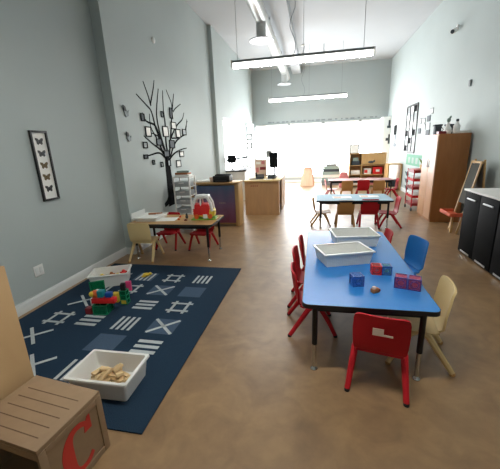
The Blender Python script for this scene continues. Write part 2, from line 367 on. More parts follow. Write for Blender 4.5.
# ------------------------------------------------------------------ tables
def table(x0, x1, y0, y1, h, top, label, rotz=0):
    cx, cy = (x0+x1)/2, (y0+y1)/2; a, b = (x1-x0)/2, (y1-y0)/2
    t = empty('activity_table', label, 'table', (cx, cy, 0), rotz, 'low classroom tables')
    def rr(a, b, r, n=6):
        o = []
        for sx, sy, a0 in ((1, 1, 0), (-1, 1, 90), (-1, -1, 180), (1, -1, 270)):
            for k in range(n+1):
                q = math.radians(a0+90*k/n); o.append((sx*(a-r)+r*math.cos(q), sy*(b-r)+r*math.sin(q)))
        return o
    MB().prism(rr(a-.004, b-.004, .046), (0, 0, h-.03), (1, 0, 0), (0, 1, 0), .03).build('tabletop', top, t)
    m = MB(); o = rr(a, b, .05); i_ = rr(a-.0045, b-.0045, .0455); n = len(o)
    for z0, z1 in ((h-.031, h-.001),):
        bm = m.bm
        V = [[bm.verts.new((p[0], p[1], z)) for p in q] for q, z in ((i_, z0), (o, z0), (o, z1), (i_, z1))]
        for A, B_ in zip(V, V[1:]):
            for k in range(n): bm.faces.new((A[k], A[(k+1) % n], B_[(k+1) % n], B_[k]))
    m.build('edge_band', 'black', t)
    m = MB().box(-a+.08, a-.08, -b+.05, -b+.075, h-.07, h-.03).box(-a+.08, a-.08, b-.075, b-.05, h-.07, h-.03)
    m.box(-a+.06, -a+.085, -b+.075, b-.075, h-.07, h-.03).box(a-.085, a-.06, -b+.075, b-.075, h-.07, h-.03); m.build('apron', 'blackm', t)
    for sx in (-1, 1):
        for sy in (-1, 1):
            x, y = sx*(a-.085), sy*(b-.055)
            lg = MB().cone((x, y, .2), (x, y, h-.03), .0185, .0185, 12); lg.box(x-.05, x+.05, y-.03, y+.03, h-.036, h-.03); lg = lg.build('leg', 'blackm', t)
            MB().cone((x, y, .02), (x, y, .22), .0145, .0145, 12).build('leg_extension', 'chrome', lg)
            MB().lathe([(.024, 0), (.026, .006), (.018, .016), (.014, .026)], (x, y, 0), 12).build('glide', 'chrome', lg)
    return t
TH = .52
table(-.07, .755, 1.82, 3.64, TH, 'lam', 'bright blue topped low table nearest the viewer, holding white baskets')
table(.03, 1.36, 5.72, 6.52, TH, 'lamp', 'pale blue low table in the middle row with papers on it')
table(.37, 2.1, 8.96, 9.62, TH, 'lamr', 'rose topped low table farthest back, before the wooden bookcase')
table(-2.60, -1.34, 3.82, 4.46, .53, 'wtop', 'wood topped low table with black edge by the left wall')

# papers on the middle table
for k, (px, py, a, lb) in enumerate([(342, 197.5, .05, 'white sheet of paper on the left of the middle table'), (369, 196.5, -.03, 'white sheet of paper on the right of the middle table')]):
    p = at(px, py, 2, TH+.001); m = MB().box(-.17, .17, -.11, .11, 0, .004); m.box(-.15, -.02, -.08, .08, .004, .005, mi=1)
    tag(m.build('paper_sheet', ['paper', 'skin'], loc=p, rotz=a), lb, 'paper', 'papers on the middle table')

# ------------------------------------------------------------------ white lattice baskets on the near table
def basket(cx, cy, z, a, b, h, label, rz=0):
    t = empty('basket', label, 'basket', (cx, cy, z), rz, 'white baskets on the near table')
    k = .9
    MB().box(-a*k, a*k, -b*k, b*k, 0, .005).build('base', 'white', t)
    m = MB()
    def side(p0, p1, q0, q1, n):
        p0, p1, q0, q1 = map(Vector, (p0, p1, q0, q1))
        nrm = (p1-p0).cross(q0-p0).normalized()
        for i in range(n+1):
            u = i/n; m.cone(p0.lerp(p1, u)+nrm*.001, q0.lerp(q1, u)+nrm*.001, .0028, .0028, 5)
        for j in range(9):
            v = j/8; m.cone(p0.lerp(q0, v)+nrm*.001, p1.lerp(q1, v)+nrm*.001, .0028, .0028, 5)
        b = bmesh.new(); c = [p0, p1, q1, q0]; nn = nrm*.001
        vs = [b.verts.new(x+nn) for x in c]+[b.verts.new(x-nn) for x in c]
        b.faces.new(vs[:4]); b.faces.new(vs[7:3:-1])
        for q in range(4): b.faces.new((vs[q], vs[q+4], vs[(q+1) % 4+4], vs[(q+1) % 4]))
        m._merge(b)
    z1 = h-.006
    c = [(-a*k, -b*k), (a*k, -b*k), (a*k, b*k), (-a*k, b*k)]; e = [(-a, -b), (a, -b), (a, b), (-a, b)]
    for i in range(4):
        j = (i+1) % 4; n = 22 if i % 2 == 0 else 14
        side((*c[i], .004), (*c[j], .004), (*e[i], z1), (*e[j], z1), n)
    m.build('lattice_side', 'white', t)
    m = MB(); r = .014
    m.box(-a-r, a+r, -b-r, -b+.004, h-.012, h, .003).box(-a-r, a+r, b-.004, b+r, h-.012, h, .003)
    m.box(-a-r, -a+.004, -b+.004, b-.004, h-.012, h, .003).box(a-.004, a+r, -b+.004, b-.004, h-.012, h, .003); m.build('rim', 'white', t)
    return t
basket(.245, 2.65, TH+.001, .205, .135, .115, 'white lattice basket nearer of the two on the near blue table', math.radians(19))
basket(.392, 3.19, TH+.001, .205, .16, .115, 'white lattice basket farther of the two on the near blue table', math.radians(8))

# ------------------------------------------------------------------ magnetic tile cubes on the near table
def cube(name, loc, s, fm, pm, label, rz, cat='toy cube', group='magnetic tile cubes on the near table'):
    t = empty(name, label, cat, loc, rz, group); b = .007; h = s/2
    m = MB()
    for u in (-1, 1):
        for v in (-1, 1):
            p, q = u*(h-b/2), v*(h-b/2)
            m.box(-h, h, p-b/2, p+b/2, h+q-b/2, h+q+b/2); m.box(p-b/2, p+b/2, -h+b, h-b, h+q-b/2, h+q+b/2); m.box(p-b/2, p+b/2, q-b/2, q+b/2, b, s-b)
    m.build('frame', fm, t)
    m = MB(); e = .003; k = h-b
    m.box(-k, k, -h+.002, -h+.002+e, b, s-b).box(-k, k, h-.002-e, h-.002, b, s-b).box(-h+.002, -h+.002+e, -k, k, b, s-b).box(h-.002-e, h-.002, -k, k, b, s-b).box(-k, k, -k, k, s-.002-e, s-.002)
    m.build('pane', pm, t)
    # round window ring moulded on each side tile
    m = MB()
    for ax in range(4):
        a = ax*PI/2; R = rot(0, 0, a)
        ring = [R @ Vector((k*.72*math.cos(q), -h+.003, h+k*.72*math.sin(q))) for q in [2*PI*i/12 for i in range(13)]]
        m.tube(ring, .0032, 5)
    m.build('ring', fm, t); return t
cube('tile_cube', (.305, 2.16, TH), .08, 'bluep', T['blue'], 'single blue magnetic tile cube standing before the white basket', .25)
cube('tile_cube', (.475, 2.39, TH), .072, 'redp', T['red'], 'red magnetic tile cube joined to a teal cube', .0)
cube('tile_cube', (.5485, 2.39, TH), .072, 'bluep', T['teal'], 'teal magnetic tile cube joined to the red cube', .0)
cube('tile_cube', (.60, 2.165, TH), .082, 'purple', T['pink'], 'pink and violet magnetic cube, left of the joined pair', -.28)
cube('tile_cube', (.681, 2.141, TH), .082, 'purple', T['pink'], 'pink and violet magnetic cube, right of the joined pair', -.28)
t = empty('toy_figure', 'small brown and white wooden toy lying on the near table', 'toy', (.412, 2.05, TH), .6)
MB().box(-.028, .028, -.018, .018, 0, .03, .009, seg=3).build('body', 'brown', t)
m = MB().sphere((-.01, 0, .034), .016, (1, .9, .8)); m.build('head', 'skin', t)
MB().box(.012, .03, -.019, .019, .008, .026, .004).build('patch', 'dred', t)

# ------------------------------------------------------------------ rug
RX0, RX1, RY0, RY1 = -2.74, -.91, 1.19, 3.62
m = MB().box(RX0, RX1, RY0, RY1, .001, .011, .004)
zt, zz = .0105, .0125
def strip(x0, y0, x1, y1, wd, mi=1):
    d = Vector((x1-x0, y1-y0, 0)); n = Vector((-d.y, d.x, 0)).normalized()*wd/2; b = bmesh.new()
    P4 = [Vector((x0, y0, 0))+n, Vector((x0, y0, 0))-n, Vector((x1, y1, 0))-n, Vector((x1, y1, 0))+n]
    lo = [b.verts.new((p.x, p.y, zt)) for p in P4]; hi = [b.verts.new((p.x, p.y, zz)) for p in P4]
    b.faces.new(hi)
    for k in range(4): b.faces.new((lo[k], lo[(k+1) % 4], hi[(k+1) % 4], hi[k]))
    bmesh.ops.recalc_face_normals(b, faces=b.faces[:]); m._merge(b, mi)
def motif(x, y, k):
    h = .105
    if k in 'XLY': m.box(x-.125, x+.125, y-.115, y+.115, zt-.003, zz-.0008, mi=2)
    if k == 'H':
        for i in (-1, 0, 1): strip(x-h, y+i*.066, x+h, y+i*.066, .036)
    if k in 'VY':
        for i in (-1.5, -.5, .5, 1.5): strip(x+i*.054, y-h, x+i*.054, y+h, .026)
    if k == '#':
        for i in (-1, 1): strip(x-h-.01, y+i*.07, x+h+.01, y+i*.07, .027); strip(x+i*.07, y-h-.01, x+i*.07, y+h+.01, .027)
    if k in 'Xx': strip(x-h-.01, y-h, x+h+.01, y+h, .027); strip(x-h-.01, y+h, x+h+.01, y-h, .027)
cols = (-2.37, -2.03, -1.66, -1.29); rows = (3.22, 2.89, 2.555, 2.21, 1.915, 1.585)
for yy, ks in zip(rows, ('HY#V', 'V#XL', 'x.H#', '#HVX', 'x.LH', 'HxVX')):
    for xx, k in zip(cols, ks): motif(xx, yy, k)
tag(m.build('rug', ['rug', 'rugw', 'rugl']), 'navy blue rug with white stripe and cross motifs on the floor', 'rug')

# ------------------------------------------------------------------ white tray of wooden blocks
def tray(name, loc, rz, a, b, h, label, cat, mt='white', th=.006, k=.9, group=None):
    t = empty(name, label, cat, loc, rz, group)
    m = MB(); bm = m.bm
    loops = [(a*k, b*k, 0), (a, b, h), (a+.014, b+.014, h), (a+.014, b+.014, h-.016), (a+.011, b+.011, h-.016), (a+.011, b+.011, h-.003)]
    def ring(A, B_, z, r=.016, n=5):
        o = []
        for sx, sy, a0 in ((1, 1, 0), (-1, 1, 90), (-1, -1, 180), (1, -1, 270)):
            for q in range(n+1):
                an = math.radians(a0+90*q/n); o.append(bm.verts.new((sx*(A-r)+r*math.cos(an), sy*(B_-r)+r*math.sin(an), z)))
        return o
    out = [ring(a*k, b*k, 0), ring(a, b, h-.012)]
    inn = [ring(a*k-th, b*k-th, th), ring(a-th, b-th, h)]
    n = len(out[0])
    def br(A, B_):
        for q in range(n): bm.faces.new((A[q], A[(q+1) % n], B_[(q+1) % n], B_[q]))
    br(*out); br(inn[1], inn[0]); bm.faces.new(out[0][::-1]); bm.faces.new(inn[0])
    rimo = ring(a+.014, b+.014, h-.012); rimt = ring(a+.012, b+.012, h)
    br(out[1], rimo); br(rimo, rimt); br(rimt, inn[1])
    m.build('tray_body', mt, t); return t
RZ = .0125
BT = tray('storage_tray', (-1.31, 1.50, RZ), math.radians(1), .205, .138, .145, 'white tray full of wooden blocks on the navy rug', 'tray')
n = 0
names = ['topmost', 'leftmost', 'rightmost', 'backmost']
blk = None
slots = []
rb = random.Random(4)
spec = []
for lay, (nn, z) in enumerate(((11, .012), (11, .036), (9, .060), (6, .084), (3, .103))):
    for k in range(nn):
        q = 2*PI*k/nn+lay*.7; f = (1-.13*lay)*(.35 if k % 3 == 0 else .85)
        spec.append((  -.008+.15*f*math.cos(q),   .0+.085*f*math.sin(q), z, rb.uniform(-1.6, 1.6), lay))
for i, (x, y, z, a, lay) in enumerate(spec):
    L, W_, H_ = [(.085, .032, .016), (.065, .03, .018), (.10, .026, .014), (.05, .042, .02)][i % 4]
    m = MB()
    if i % 5 == 3: m.prism([(-L/2, -H_/2), (L/2, -H_/2), (L/2-.01, H_/2), (-L/2+.02, H_/2)], (0, W_/2, 0), (1, 0, 0), (0, 0, 1), W_, bev=.0015)
    else: m.box(-L/2, L/2, -W_/2, W_/2, -H_/2, H_/2, .002)
    o = m.build('wooden_block', 'block', loc=(-1.31+x, 1.50+y, RZ+.008+z))
    o.rotation_euler = (rb.uniform(-.25, .25), rb.uniform(-.3, .3), a) if lay else (0, 0, a)
    tag(o, 'pale wooden building block heaped in the white tray on the rug', 'toy block', 'wooden blocks in the white tray')

# ------------------------------------------------------------------ white bin and colourful construction toys on the rug
tray('toy_bin', (-2.36, 3.02, RZ), math.radians(24), .21, .14, .15, 'white bin behind the colourful construction toys, against the left wall', 'bin')
def toy(name, label, mt, loc, rz=0, fn=None, cat='toy'):
    m = MB(); fn(m); o = m.build(name, mt, loc=loc, rotz=rz); return tag(o, label, cat, 'construction toys beside the white bin')
G = RZ
def fr(m, s, hh, n):   # open construction frame
    h = s/2; b = .009
    for u in (-1, 1):
        for v in (-1, 1): m.box(u*h-b/2, u*h+b/2, v*h-b/2, v*h+b/2, 0, hh)
    for j in range(n+1):
        z = (hh-b)*j/n
        for u in (-1, 1): m.box(-h-b/2, h+b/2, u*h-b/2, u*h+b/2, z, z+b); m.box(u*h-b/2, u*h+b/2, -h, h, z, z+b)
    m.box(-h, h, -h, h, .002, .004, mi=1); 
    for u in (-1, 1): m.box(-h, h, u*h-.0015, u*h+.0015, b, hh-b, mi=1); m.box(u*h-.0015, u*h+.0015, -h, h, b, hh-b, mi=1)
toy('tile_tower', 'wide green tile cube at the front under the red toy bar', ['green', T['green']], (-2.0, 2.37, G), .2, lambda m: fr(m, .13, .10, 1))
toy('building_bar', 'long red toy bar laid across the green tile cube', ['redp'], (-1.99, 2.37, G+.101), .15, lambda m: [m.box(-.1, .13, -.03, .03, 0, .05, .006)]+[m.cone((x, 0, .05), (x, 0, .058), .012, .012, 10) for x in (-.07, -.02, .03, .08)])
toy('toy_ball', 'yellow and orange toy ball on the left end of the red bar', ['orange', 'yellow'], (-2.055, 2.36, G+.16), .2, lambda m: [m.sphere((0, 0, .034), .036), m.sphere((-.02, -.02, .04), .026, mi=1), m.box(-.02, .02, -.02, .02, 0, .012)])
toy('toy_ball', 'pale blue toy ball beside the yellow one on the red bar', ['trim'], (-2.075, 2.42, G+.152), .1, lambda m: m.sphere((0, 0, .03), .028))
toy('toy_block', 'pale toy block standing left of the green tile cube', ['paper'], (-2.14, 2.42, G), .4, lambda m: m.box(-.025, .025, -.02, .02, 0, .11, .004))
toy('toy_block', 'dark red toy block on the rug left of the green cube', ['dred'], (-2.12, 2.33, G), .1, lambda m: m.box(-.03, .03, -.03, .03, 0, .06, .004))
toy('toy_block', 'teal toy block standing on the red bar', ['teal'], (-2.0, 2.375, G+.16), .1, lambda m: m.box(-.028, .028, -.028, .028, 0, .065, .004))
toy('toy_block', 'royal blue toy block at the right on the red bar', ['bluep'], (-1.925, 2.385, G+.16), .2, lambda m: m.box(-.028, .03, -.025, .025, 0, .045, .004))
toy('construction_tile', 'tall green tile panel standing behind the toys at left', ['green', T['green']], (-2.27, 2.66, G), .5, lambda m: [m.box(-.075, .075, -.005, .005, 0, .01), m.box(-.075, -.065, -.005, .005, .01, .17), m.box(.065, .075, -.005, .005, .01, .17), m.box(-.075, .075, -.005, .005, .17, .18), m.box(-.065, .065, -.002, .002, .01, .17, mi=1), m.box(-.02, .02, .005, .06, 0, .02)])
toy('tile_tower', 'slim green tile tower with a yellow foot, right of the toys', ['green', T['green'], 'yellow'], (-1.885, 2.56, G), .1, lambda m: [fr(m, .06, .15, 3), m.box(-.034, .034, -.034, -.031, .005, .05, mi=2)])
toy('toy_block', 'black toy block on top of the slim green tower', ['black'], (-1.885, 2.56, G+.151), .3, lambda m: m.box(-.022, .022, -.022, .022, 0, .07, .004))
toy('toy_block', 'pink toy block standing on the rug beside the white bin', ['magenta'], (-2.02, 2.84, G), .4, lambda m: m.box(-.03, .03, -.02, .02, 0, .11, .004))
toy('toy_block', 'yellow toy block on the rug behind the red bar', ['yellow'], (-2.0, 2.58, G), .1, lambda m: m.box(-.03, .03, -.025, .025, 0, .10, .004))
for i, (dx, dy, mt, lb) in enumerate([(-.1, .0, 'yellow', 'yellow toy piece lying in the white bin'), (.0, .03, 'brown', 'brown toy piece lying in the white bin'), (.08, -.03, 'yellow', 'second yellow toy piece at the right in the white bin'), (-.03, -.05, 'green', 'green toy piece at the front in the white bin'), (.13, .07, 'redp', 'red toy piece in the white bin')]):
    p = rot(-2.36, 3.02, math.radians(24)) @ Vector((dx, dy, 0))
    m = MB().box(-.035, .035, -.025, .025, 0, .09, .006); m.cone((0, 0, .09), (0, 0, .11), .02, .016, 10)
    tag(m.build('toy_piece', mt, loc=(p.x, p.y, G+.007), rotz=.3+i), lb, 'toy', 'toy pieces in the white bin')
m = MB().sphere((0, 0, .02), .045, (1.1, .8, .45)); m.sphere((.045, .01, .03), .022, (1, 1, .8)); m.box(-.05, .0, -.045, -.02, 0, .016, .006)
tag(m.build('toy_duck', 'yellow', loc=(-2.03, 3.24, G+.001)), 'small yellow toy lying alone on the striped rug motif', 'toy')

# ------------------------------------------------------------------ foreground crate with a red C, plywood shelf unit
t = empty('wooden_crate', 'brown wooden crate seat with slatted lid and red letter C', 'crate', (-1.281, .963, 0), math.radians(-6.5))
a, b, h = .2155, .17, .35
m = MB().box(-a, a, -b, b, h-.022, h, .003); m.build('lid', 'mdf', t)
lid = t.children[0]
m = MB()
for k in range(5):
    y = -b+.05+k*.052; m.box(-a+.05, a-.05, y-.0022, y+.0022, h-.0005, h+.0006)
m.build('slat_groove', 'groove', lid)
m = MB().box(a-.012, a-.004, -b+.02, b-.02, .02, h-.022); m.build('side_panel', 'mdf', t)
m = MB().box(-a+.004, -a+.012, -b+.02, b-.02, .02, h-.022); m.build('side_panel', 'mdf', t)
m = MB().box(-a+.012, a-.012, b-.014, b-.004, .02, h-.022); m.build('back_panel', 'mdf', t)
MB().box(-a+.012, a-.012, -b+.004, b-.014, .02, .032).build('bottom_panel', 'mdf', t)
for s in (-1, 1):
    m = MB().box(a-.014, a+.002, s*b-(.034 if s > 0 else 0), s*b+(.034 if s < 0 else 0), 0, h-.022, .002); m.build('corner_post', 'mdf', t)
    m = MB().box(-a-.002, -a+.014, s*b-(.034 if s > 0 else 0), s*b+(.034 if s < 0 else 0), 0, h-.022, .002); m.build('corner_post', 'mdf', t)
for z in (h-.056, 0): MB().box(a-.014, a+.002, -b+.034, b-.034, z, z+.034, .002).build('rail', 'mdf', t)
for z in (h-.056, 0): MB().box(-a+.014, a-.014, -b-.001, -b+.014, z, z+.034, .002).build('rail', 'mdf', t)
# letter C: thick left stroke, thin top and bottom, slab ends
def letterC():
    o, i_ = [], []
    for k in range(25):
        q = math.radians(48+268*k/24); o.append((.085*math.cos(q), .118*math.sin(q)))
        wdt = .022+.034*max(0, -math.cos(q))**1.0; i_.append(((.085-wdt*.95)*math.cos(q)+.004, (.118-.026)*math.sin(q)))
    return o, i_
o, i_ = letterC(); o = [(u*1.12+.012, v*1.1) for u, v in o]; i_ = [(u*1.12+.012, v*1.1) for u, v in i_]; m = MB(); bm = m.bm
def pv(p, d): return bm.verts.new((a-.004+d, p[0], .16+p[1]))
O0, I0, O1, I1 = [pv(p, 0) for p in o], [pv(p, 0) for p in i_], [pv(p, .002) for p in o], [pv(p, .002) for p in i_]
for k in range(24): bm.faces.new((O1[k], O1[k+1], I1[k+1], I1[k])); bm.faces.new((O0[k], O0[k+1], O1[k+1], O1[k])); bm.faces.new((I0[k], I0[k+1], I1[k+1], I1[k]))
for s in (1,):   # slab ends of the C
    m.prism([(.048, .05*s), (.092, .05*s), (.092, .125*s), (.078, .125*s), (.055, .09*s)], (a-.004, 0, .16), (0, 1, 0), (0, 0, 1), .0018)
bmesh.ops.recalc_face_normals(bm, faces=bm.faces[:])
m.build('letter', 'cred', t)['label'] = 'red painted letter C'

t = empty('shelf_unit', 'birch plywood shelf unit seen from behind at left edge', 'shelf', (0, 0, 0))
x1, x0, y1, y0, h = -1.528, -1.80, 1.185, .1, .975
MB().box(x1-.015, x1, y0, y1, 0, h, .003).build('back_panel', 'ply', t)
MB().box(x0, x1-.015, y1-.018, y1, 0, h, .002).build('side_panel', 'ply', t)
MB().box(x0, x1-.015, y0, y0+.018, 0, h, .002).build('side_panel', 'ply', t)
for z in (.06, .36, .66, h-.018): MB().box(x0, x1-.015, y0+.018, y1-.018, z, z+.016).build('shelf_board', 'ply', t)

# ------------------------------------------------------------------ left wall: butterfly frame, socket, ornaments, tree, photo frames
t = empty('butterfly_picture', 'tall narrow black frame with five butterflies on the left wall', 'picture', (XL1, 2.862, 1.395))
hw, hh, fw = .105, .36, .02
m = MB()
for s in (-1, 1): m.box(0, .025, s*hw-(fw if s > 0 else 0), s*hw+(fw if s < 0 else 0), -hh, hh, .002); m.box(0, .025, -hw+fw, hw-fw, s*hh-(fw if s > 0 else 0), s*hh+(fw if s < 0 else 0), .002)
m.build('frame', 'black', t); MB().box(0.002, .008, -hw+fw, hw-fw, -hh+fw, hh-fw).build('backing', 'paper', t)
wing = [(0, .006), (.015, .028), (.04, .034), (.044, .018), (.03, .0), (.032, -.018), (.018, -.028), (.004, -.012)]
for k, mt in enumerate(('fly2', 'fly2', 'fly', 'fly', 'black')):
    z = .25-.122*k; m = MB(); s_ = 1.12
    for s in (1, -1): m.prism([(s*u*s_, v*s_) for u, v in wing], (.009, 0, z), (0, 1, .0), (0, 0, 1), .002)
    m.box(.009, .014, -.003, .003, z-.02, z+.02); m.build('butterfly', mt, t)
p = at(38.5, 270.5, 0, XL1)
t = empty('wall_socket', 'white double wall socket low on the left wall', 'socket', (XL1, p.y, p.z))
MB().box(0, .007, -.058, .058, -.058, .058, .003).build('plate', 'white', t)
for s in (-1, 1): MB().box(.007, .010, s*.024-.018, s*.024+.018, -.034, .034, .002).build('outlet', 'trim', t)
def ornament(px, py, label, sc_):
    p = at(px, py, 0, XL2); t = empty('wall_ornament', label, 'ornament', (XL2, p.y, p.z), 0, 'bird ornaments on the left wall')
    m = MB().prism([(-.06*sc_, .05*sc_), (-.02*sc_, .08*sc_), (.0, .02*sc_), (.05*sc_, .0), (.08*sc_, .03*sc_), (.06*sc_, -.05*sc_), (.0, -.07*sc_), (-.03*sc_, -.03*sc_)], (.002+0, 0, 0), (0, 1, 0), (0, 0, 1), .012, bev=.002); m.build('body', 'greyw', t)
    m = MB().prism([(-.05*sc_, .02*sc_), (-.07*sc_, .09*sc_), (-.01*sc_, .075*sc_), (.01*sc_, .01*sc_)], (.014, 0, 0), (0, 1, .0), (0, 0, 1), .01, bev=.002); m.build('wing', 'fly2', t)
ornament(125, 112, 'small grey bird ornament left of the black tree, upper', 1.0)
ornament(128, 137.5, 'small pale grey bird ornament left of the black tree, lower', .9)
p = at(153, 40, 0, XL2)
tag(MB().lathe([(.05, 0), (.05, .012), (.035, .022), (.012, .025)], n=14).build('wall_sensor', 'whitep', loc=(XL2, p.y, p.z)), 'small white sensor high on the left wall above the tree', 'sensor').rotation_euler.y = PI/2

def zp(ox, oy, s): return lambda x, y: (ox+x/s, oy+y/s)
za, zb = zp(130, 70, 5.86), zp(100, 60, 3.35)
def ribbon(m, pix, w0, w1, x=XL2, th=.004):
    P_ = [at(a, b, 0, x) for a, b in pix]
    Q = []   # smooth
    for i in range(len(P_)-1):
        p0, p1, p2, p3 = P_[max(i-1, 0)], P_[i], P_[i+1], P_[min(i+2, len(P_)-1)]
        for k in range(4):
            u = k/4; Q.append(.5*((2*p1)+(p2-p0)*u+(2*p0-5*p1+4*p2-p3)*u*u+(3*p1-p0-3*p2+p3)*u**3))
    Q.append(P_[-1]); n = len(Q); L, R_ = [], []
    for i, q in enumerate(Q):
        d = (Q[min(i+1, n-1)]-Q[max(i-1, 0)]).normalized(); nn = Vector((0, -d.z, d.y)); w_ = 1.35* (w0+(w1-w0)*i/(n-1))/2
        L.append(q+nn*w_); R_.append(q-nn*w_)
    b = bmesh.new(); e = Vector((th, 0, 0)); z = Vector((.001, 0, 0))
    V = [[b.verts.new(p+o) for p in S] for S, o in ((L, z), (L, e), (R_, e), (R_, z))]
    for A, B_ in zip(V, V[1:]+V[:1]):
        for k in range(n-1): b.faces.new((A[k], A[k+1], B_[k+1], B_[k]))
    for k in (0, n-1): b.faces.new([v[k] for v in V])
    bmesh.ops.recalc_face_normals(b, faces=b.faces[:]); m._merge(b)
t = empty('tree_silhouette', 'tall black bare tree silhouette on the left wall', 'wall decoration', at(172, 205, 0, XL2))
t0 = t.location.copy()
def tb(name, brs):
    m = MB()
    for pix, w0, w1 in brs: ribbon(m, pix, w0, w1)
    o = m.build(name, 'tree', t); o.location = -t0; return o
tb('trunk', [([(172.5, 205), (171, 192), (169, 176), (167.5, 163), (167, 154)], .22, .11), ([(165, 205.5), (169, 200), (171, 190)], .05, .12), ([(178, 203), (174, 197), (171, 188)], .05, .12)])
br = [
    ([(167, 156), za(185, 469), za(165, 380), za(150, 340), za(125, 245), za(95, 205), za(35, 140)], .05, .012),
    ([za(122, 210), za(105, 150), za(75, 65)], .028, .010), ([za(118, 205), za(135, 110), za(140, 60)], .025, .010),
    ([(167, 156), za(195, 440), za(165, 330), za(155, 240), za(165, 110)], .05, .012),
    ([(168, 156), za(210, 420), za(205, 310), za(195, 230), za(190, 120)], .05, .012),
    ([(169, 157), za(236, 420), za(243, 300), za(248, 220), za(255, 140)], .05, .012),
    ([za(248, 240), za(240, 190), za(210, 115)], .022, .010), ([za(252, 245), za(265, 225), za(295, 200)], .022, .010),
    ([za(238, 400), za(270, 330), za(305, 290), za(315, 250)], .03, .010),
    ([(170, 158), za(262, 430), za(300, 390), za(325, 370), za(332, 290)], .035, .010),
    ([(167, 155), za(185, 430), za(150, 330), za(95, 300), za(70, 250)], .04, .014),
    ([(167, 158), za(180, 469), za(130, 430), za(80, 385)], .035, .012),
    ([(167, 160), zb(200, 312), zb(170, 318), zb(150, 325)], .03, .012), ([(169, 160), zb(250, 312), zb(272, 300), zb(290, 295)], .03, .012),
    ([zb(240, 262), zb(275, 255), zb(292, 205)], .022, .010), ([zb(190, 262), zb(170, 225), zb(165, 180)], .022, .01), ([zb(215, 300), zb(200, 262), zb(185, 250), zb(172, 245)], .025, .01),
]
for b_ in br: tb('branch', [b_])
frames = [(160, 240, 18, 34, 'white'), (218, 240, 18, 36, 'white'), (245, 220, 17, 24, 'white'), (260, 246, 14, 28, 'white'), (150, 285, 14, 22, 'grey'), (197, 275, 18, 24, 'dark'), (240, 282, 20, 28, 'dark'), (222, 314, 20, 22, 'dark'), (272, 315, 14, 20, 'white'), (262, 347, 15, 24, 'white'), (230, 345, 10, 22, 'grey'), (236, 178, 9, 36, 'dark'), (281, 242, 12, 20, 'grey'), (178, 343, 8, 16, 'grey'), (206, 350, 8, 18, 'grey'), (141, 192, 12, 26, 'dark'), (152, 324, 14, 10, 'dark'), (206, 182, 7, 20, 'grey')]
flab = ['at left middle, tall and white inside', 'in the centre, tall and white inside', 'right of centre under the slim dark one', 'right of centre, narrow and white inside', 'at far left, low and grey inside', 'in the centre left, dark inside', 'in the centre right, dark inside', 'low on the trunk top, dark inside', 'lower right, small and white inside', 'lowest at right, white inside', 'lowest on the trunk, narrow and grey', 'slim and dark, high at right', 'at the far right edge, grey inside', 'lowest at left, tiny and grey', 'low left of the trunk, tiny and grey', 'upper left, dark and blurry', 'low at far left, wide and dark', 'high in the centre, thin and grey']
for (x, y, w_, h_, mt), lb in zip(frames, flab):
    p = at(*zb(x, y), 0, XL2); q = at(*zb(x+w_/2, y), 0, XL2); q2 = at(*zb(x, y-h_/2), 0, XL2)
    hw, hh = max(.03, q.y-p.y), max(.035, q2.z-p.z); hw = min(hw, .11)
    t = empty('photo_frame', f'black photo frame hung on the tree silhouette, {lb}', 'photo frame', (XL2+.006, p.y, p.z), 0, 'photo frames on the tree silhouette')
    f = .016; m = MB()
    for s in (-1, 1): m.box(0, .012, s*hw-(f if s > 0 else 0), s*hw+(f if s < 0 else 0), -hh, hh); m.box(0, .012, -hw+f, hw-f, s*hh-(f if s > 0 else 0), s*hh+(f if s < 0 else 0))
    m.build('frame', 'tree', t); MB().box(.001, .006, -hw+f, hw-f, -hh+f, hh-f).build('picture', {'white': 'paper', 'grey': 'greyw', 'dark': 'dark'}[mt], t)

# ------------------------------------------------------------------ things on the wood table
TW = .53
t = tray('paper_tray', (-2.39, 4.16, TW+.001), .03, .17, .20, .055, 'white shallow tray of papers on the left end of the wood table', 'tray', k=.95)
m = MB().box(-.14, .14, -.17, .17, .012, .05); m.build('paper_stack', 'paper', t)
m = MB().box(-.09, .02, -.02, .03, 0, .02, .003); m.cone((.03, .0, .012), (.11, .03, .012), .008, .008, 8); m.box(-.02, .06, .04, .06, 0, .015, .003)
tag(m.build('wooden_scoop', 'brown', loc=(-2.38, 4.24, TW+.052), rotz=.2), 'brown wooden pieces lying on the paper tray', 'toy')
m = MB().box(-.16, .16, -.12, .12, 0, .003); tag(m.build('paper_sheet', 'paper', loc=(-2.14, 4.12, TW+.001), rotz=.15), 'loose white paper on the wood table beside the tray', 'paper')
m = MB().box(-.006, .006, -.19, .19, 0, .12, .002); tag(m.build('picture_book', 'trim', loc=(-2.592, 4.14, TW), rotz=.0), 'thin pale board standing at the left end of the wood table', 'book')
t = empty('toy_car', 'red and yellow toy car house with white roof on wood table', 'toy car', (-1.57, 4.20, TW+.001), .15); t.scale = (1.22, 1.1, 1.35)
MB().box(-.14, .15, -.10, .10, 0, .012, .004).build('base_plate', 'lgreen', t)
m = MB().box(-.115, .12, -.08, .08, .03, .085, .015, seg=3); m.box(.06, .135, -.075, .075, .03, .10, .02, seg=3); m.build('bumper', 'yellow', t)
m = MB().box(-.112, .075, -.083, .083, .045, .165, .012, seg=3); m.build('body', 'redp', t)
m = MB().box(-.05, .035, -.0865, -.083, .05, .135, .002); m.build('door', 'redp', t)
m = MB().box(.0, .05, -.0885, -.083, .015, .06, .002); m.build('sign_plate', 'paper', t)
m = MB()
for y in (-.07, .07):
    m.tube([(-.105, y, .12), (-.10, y, .19), (-.06, y, .235), (.0, y, .245), (.06, y, .235), (.095, y, .17), (.11, y, .09)], .017, 8)
m.box(-.085, .075, -.075, .075, .222, .258, .015, seg=3); m.tube([(-.02, -.07, .24), (-.02, -.075, .15)], .010, 8); m.tube([(-.02, .07, .24), (-.02, .075, .15)], .010, 8)
m.build('roof_frame', 'white', t)
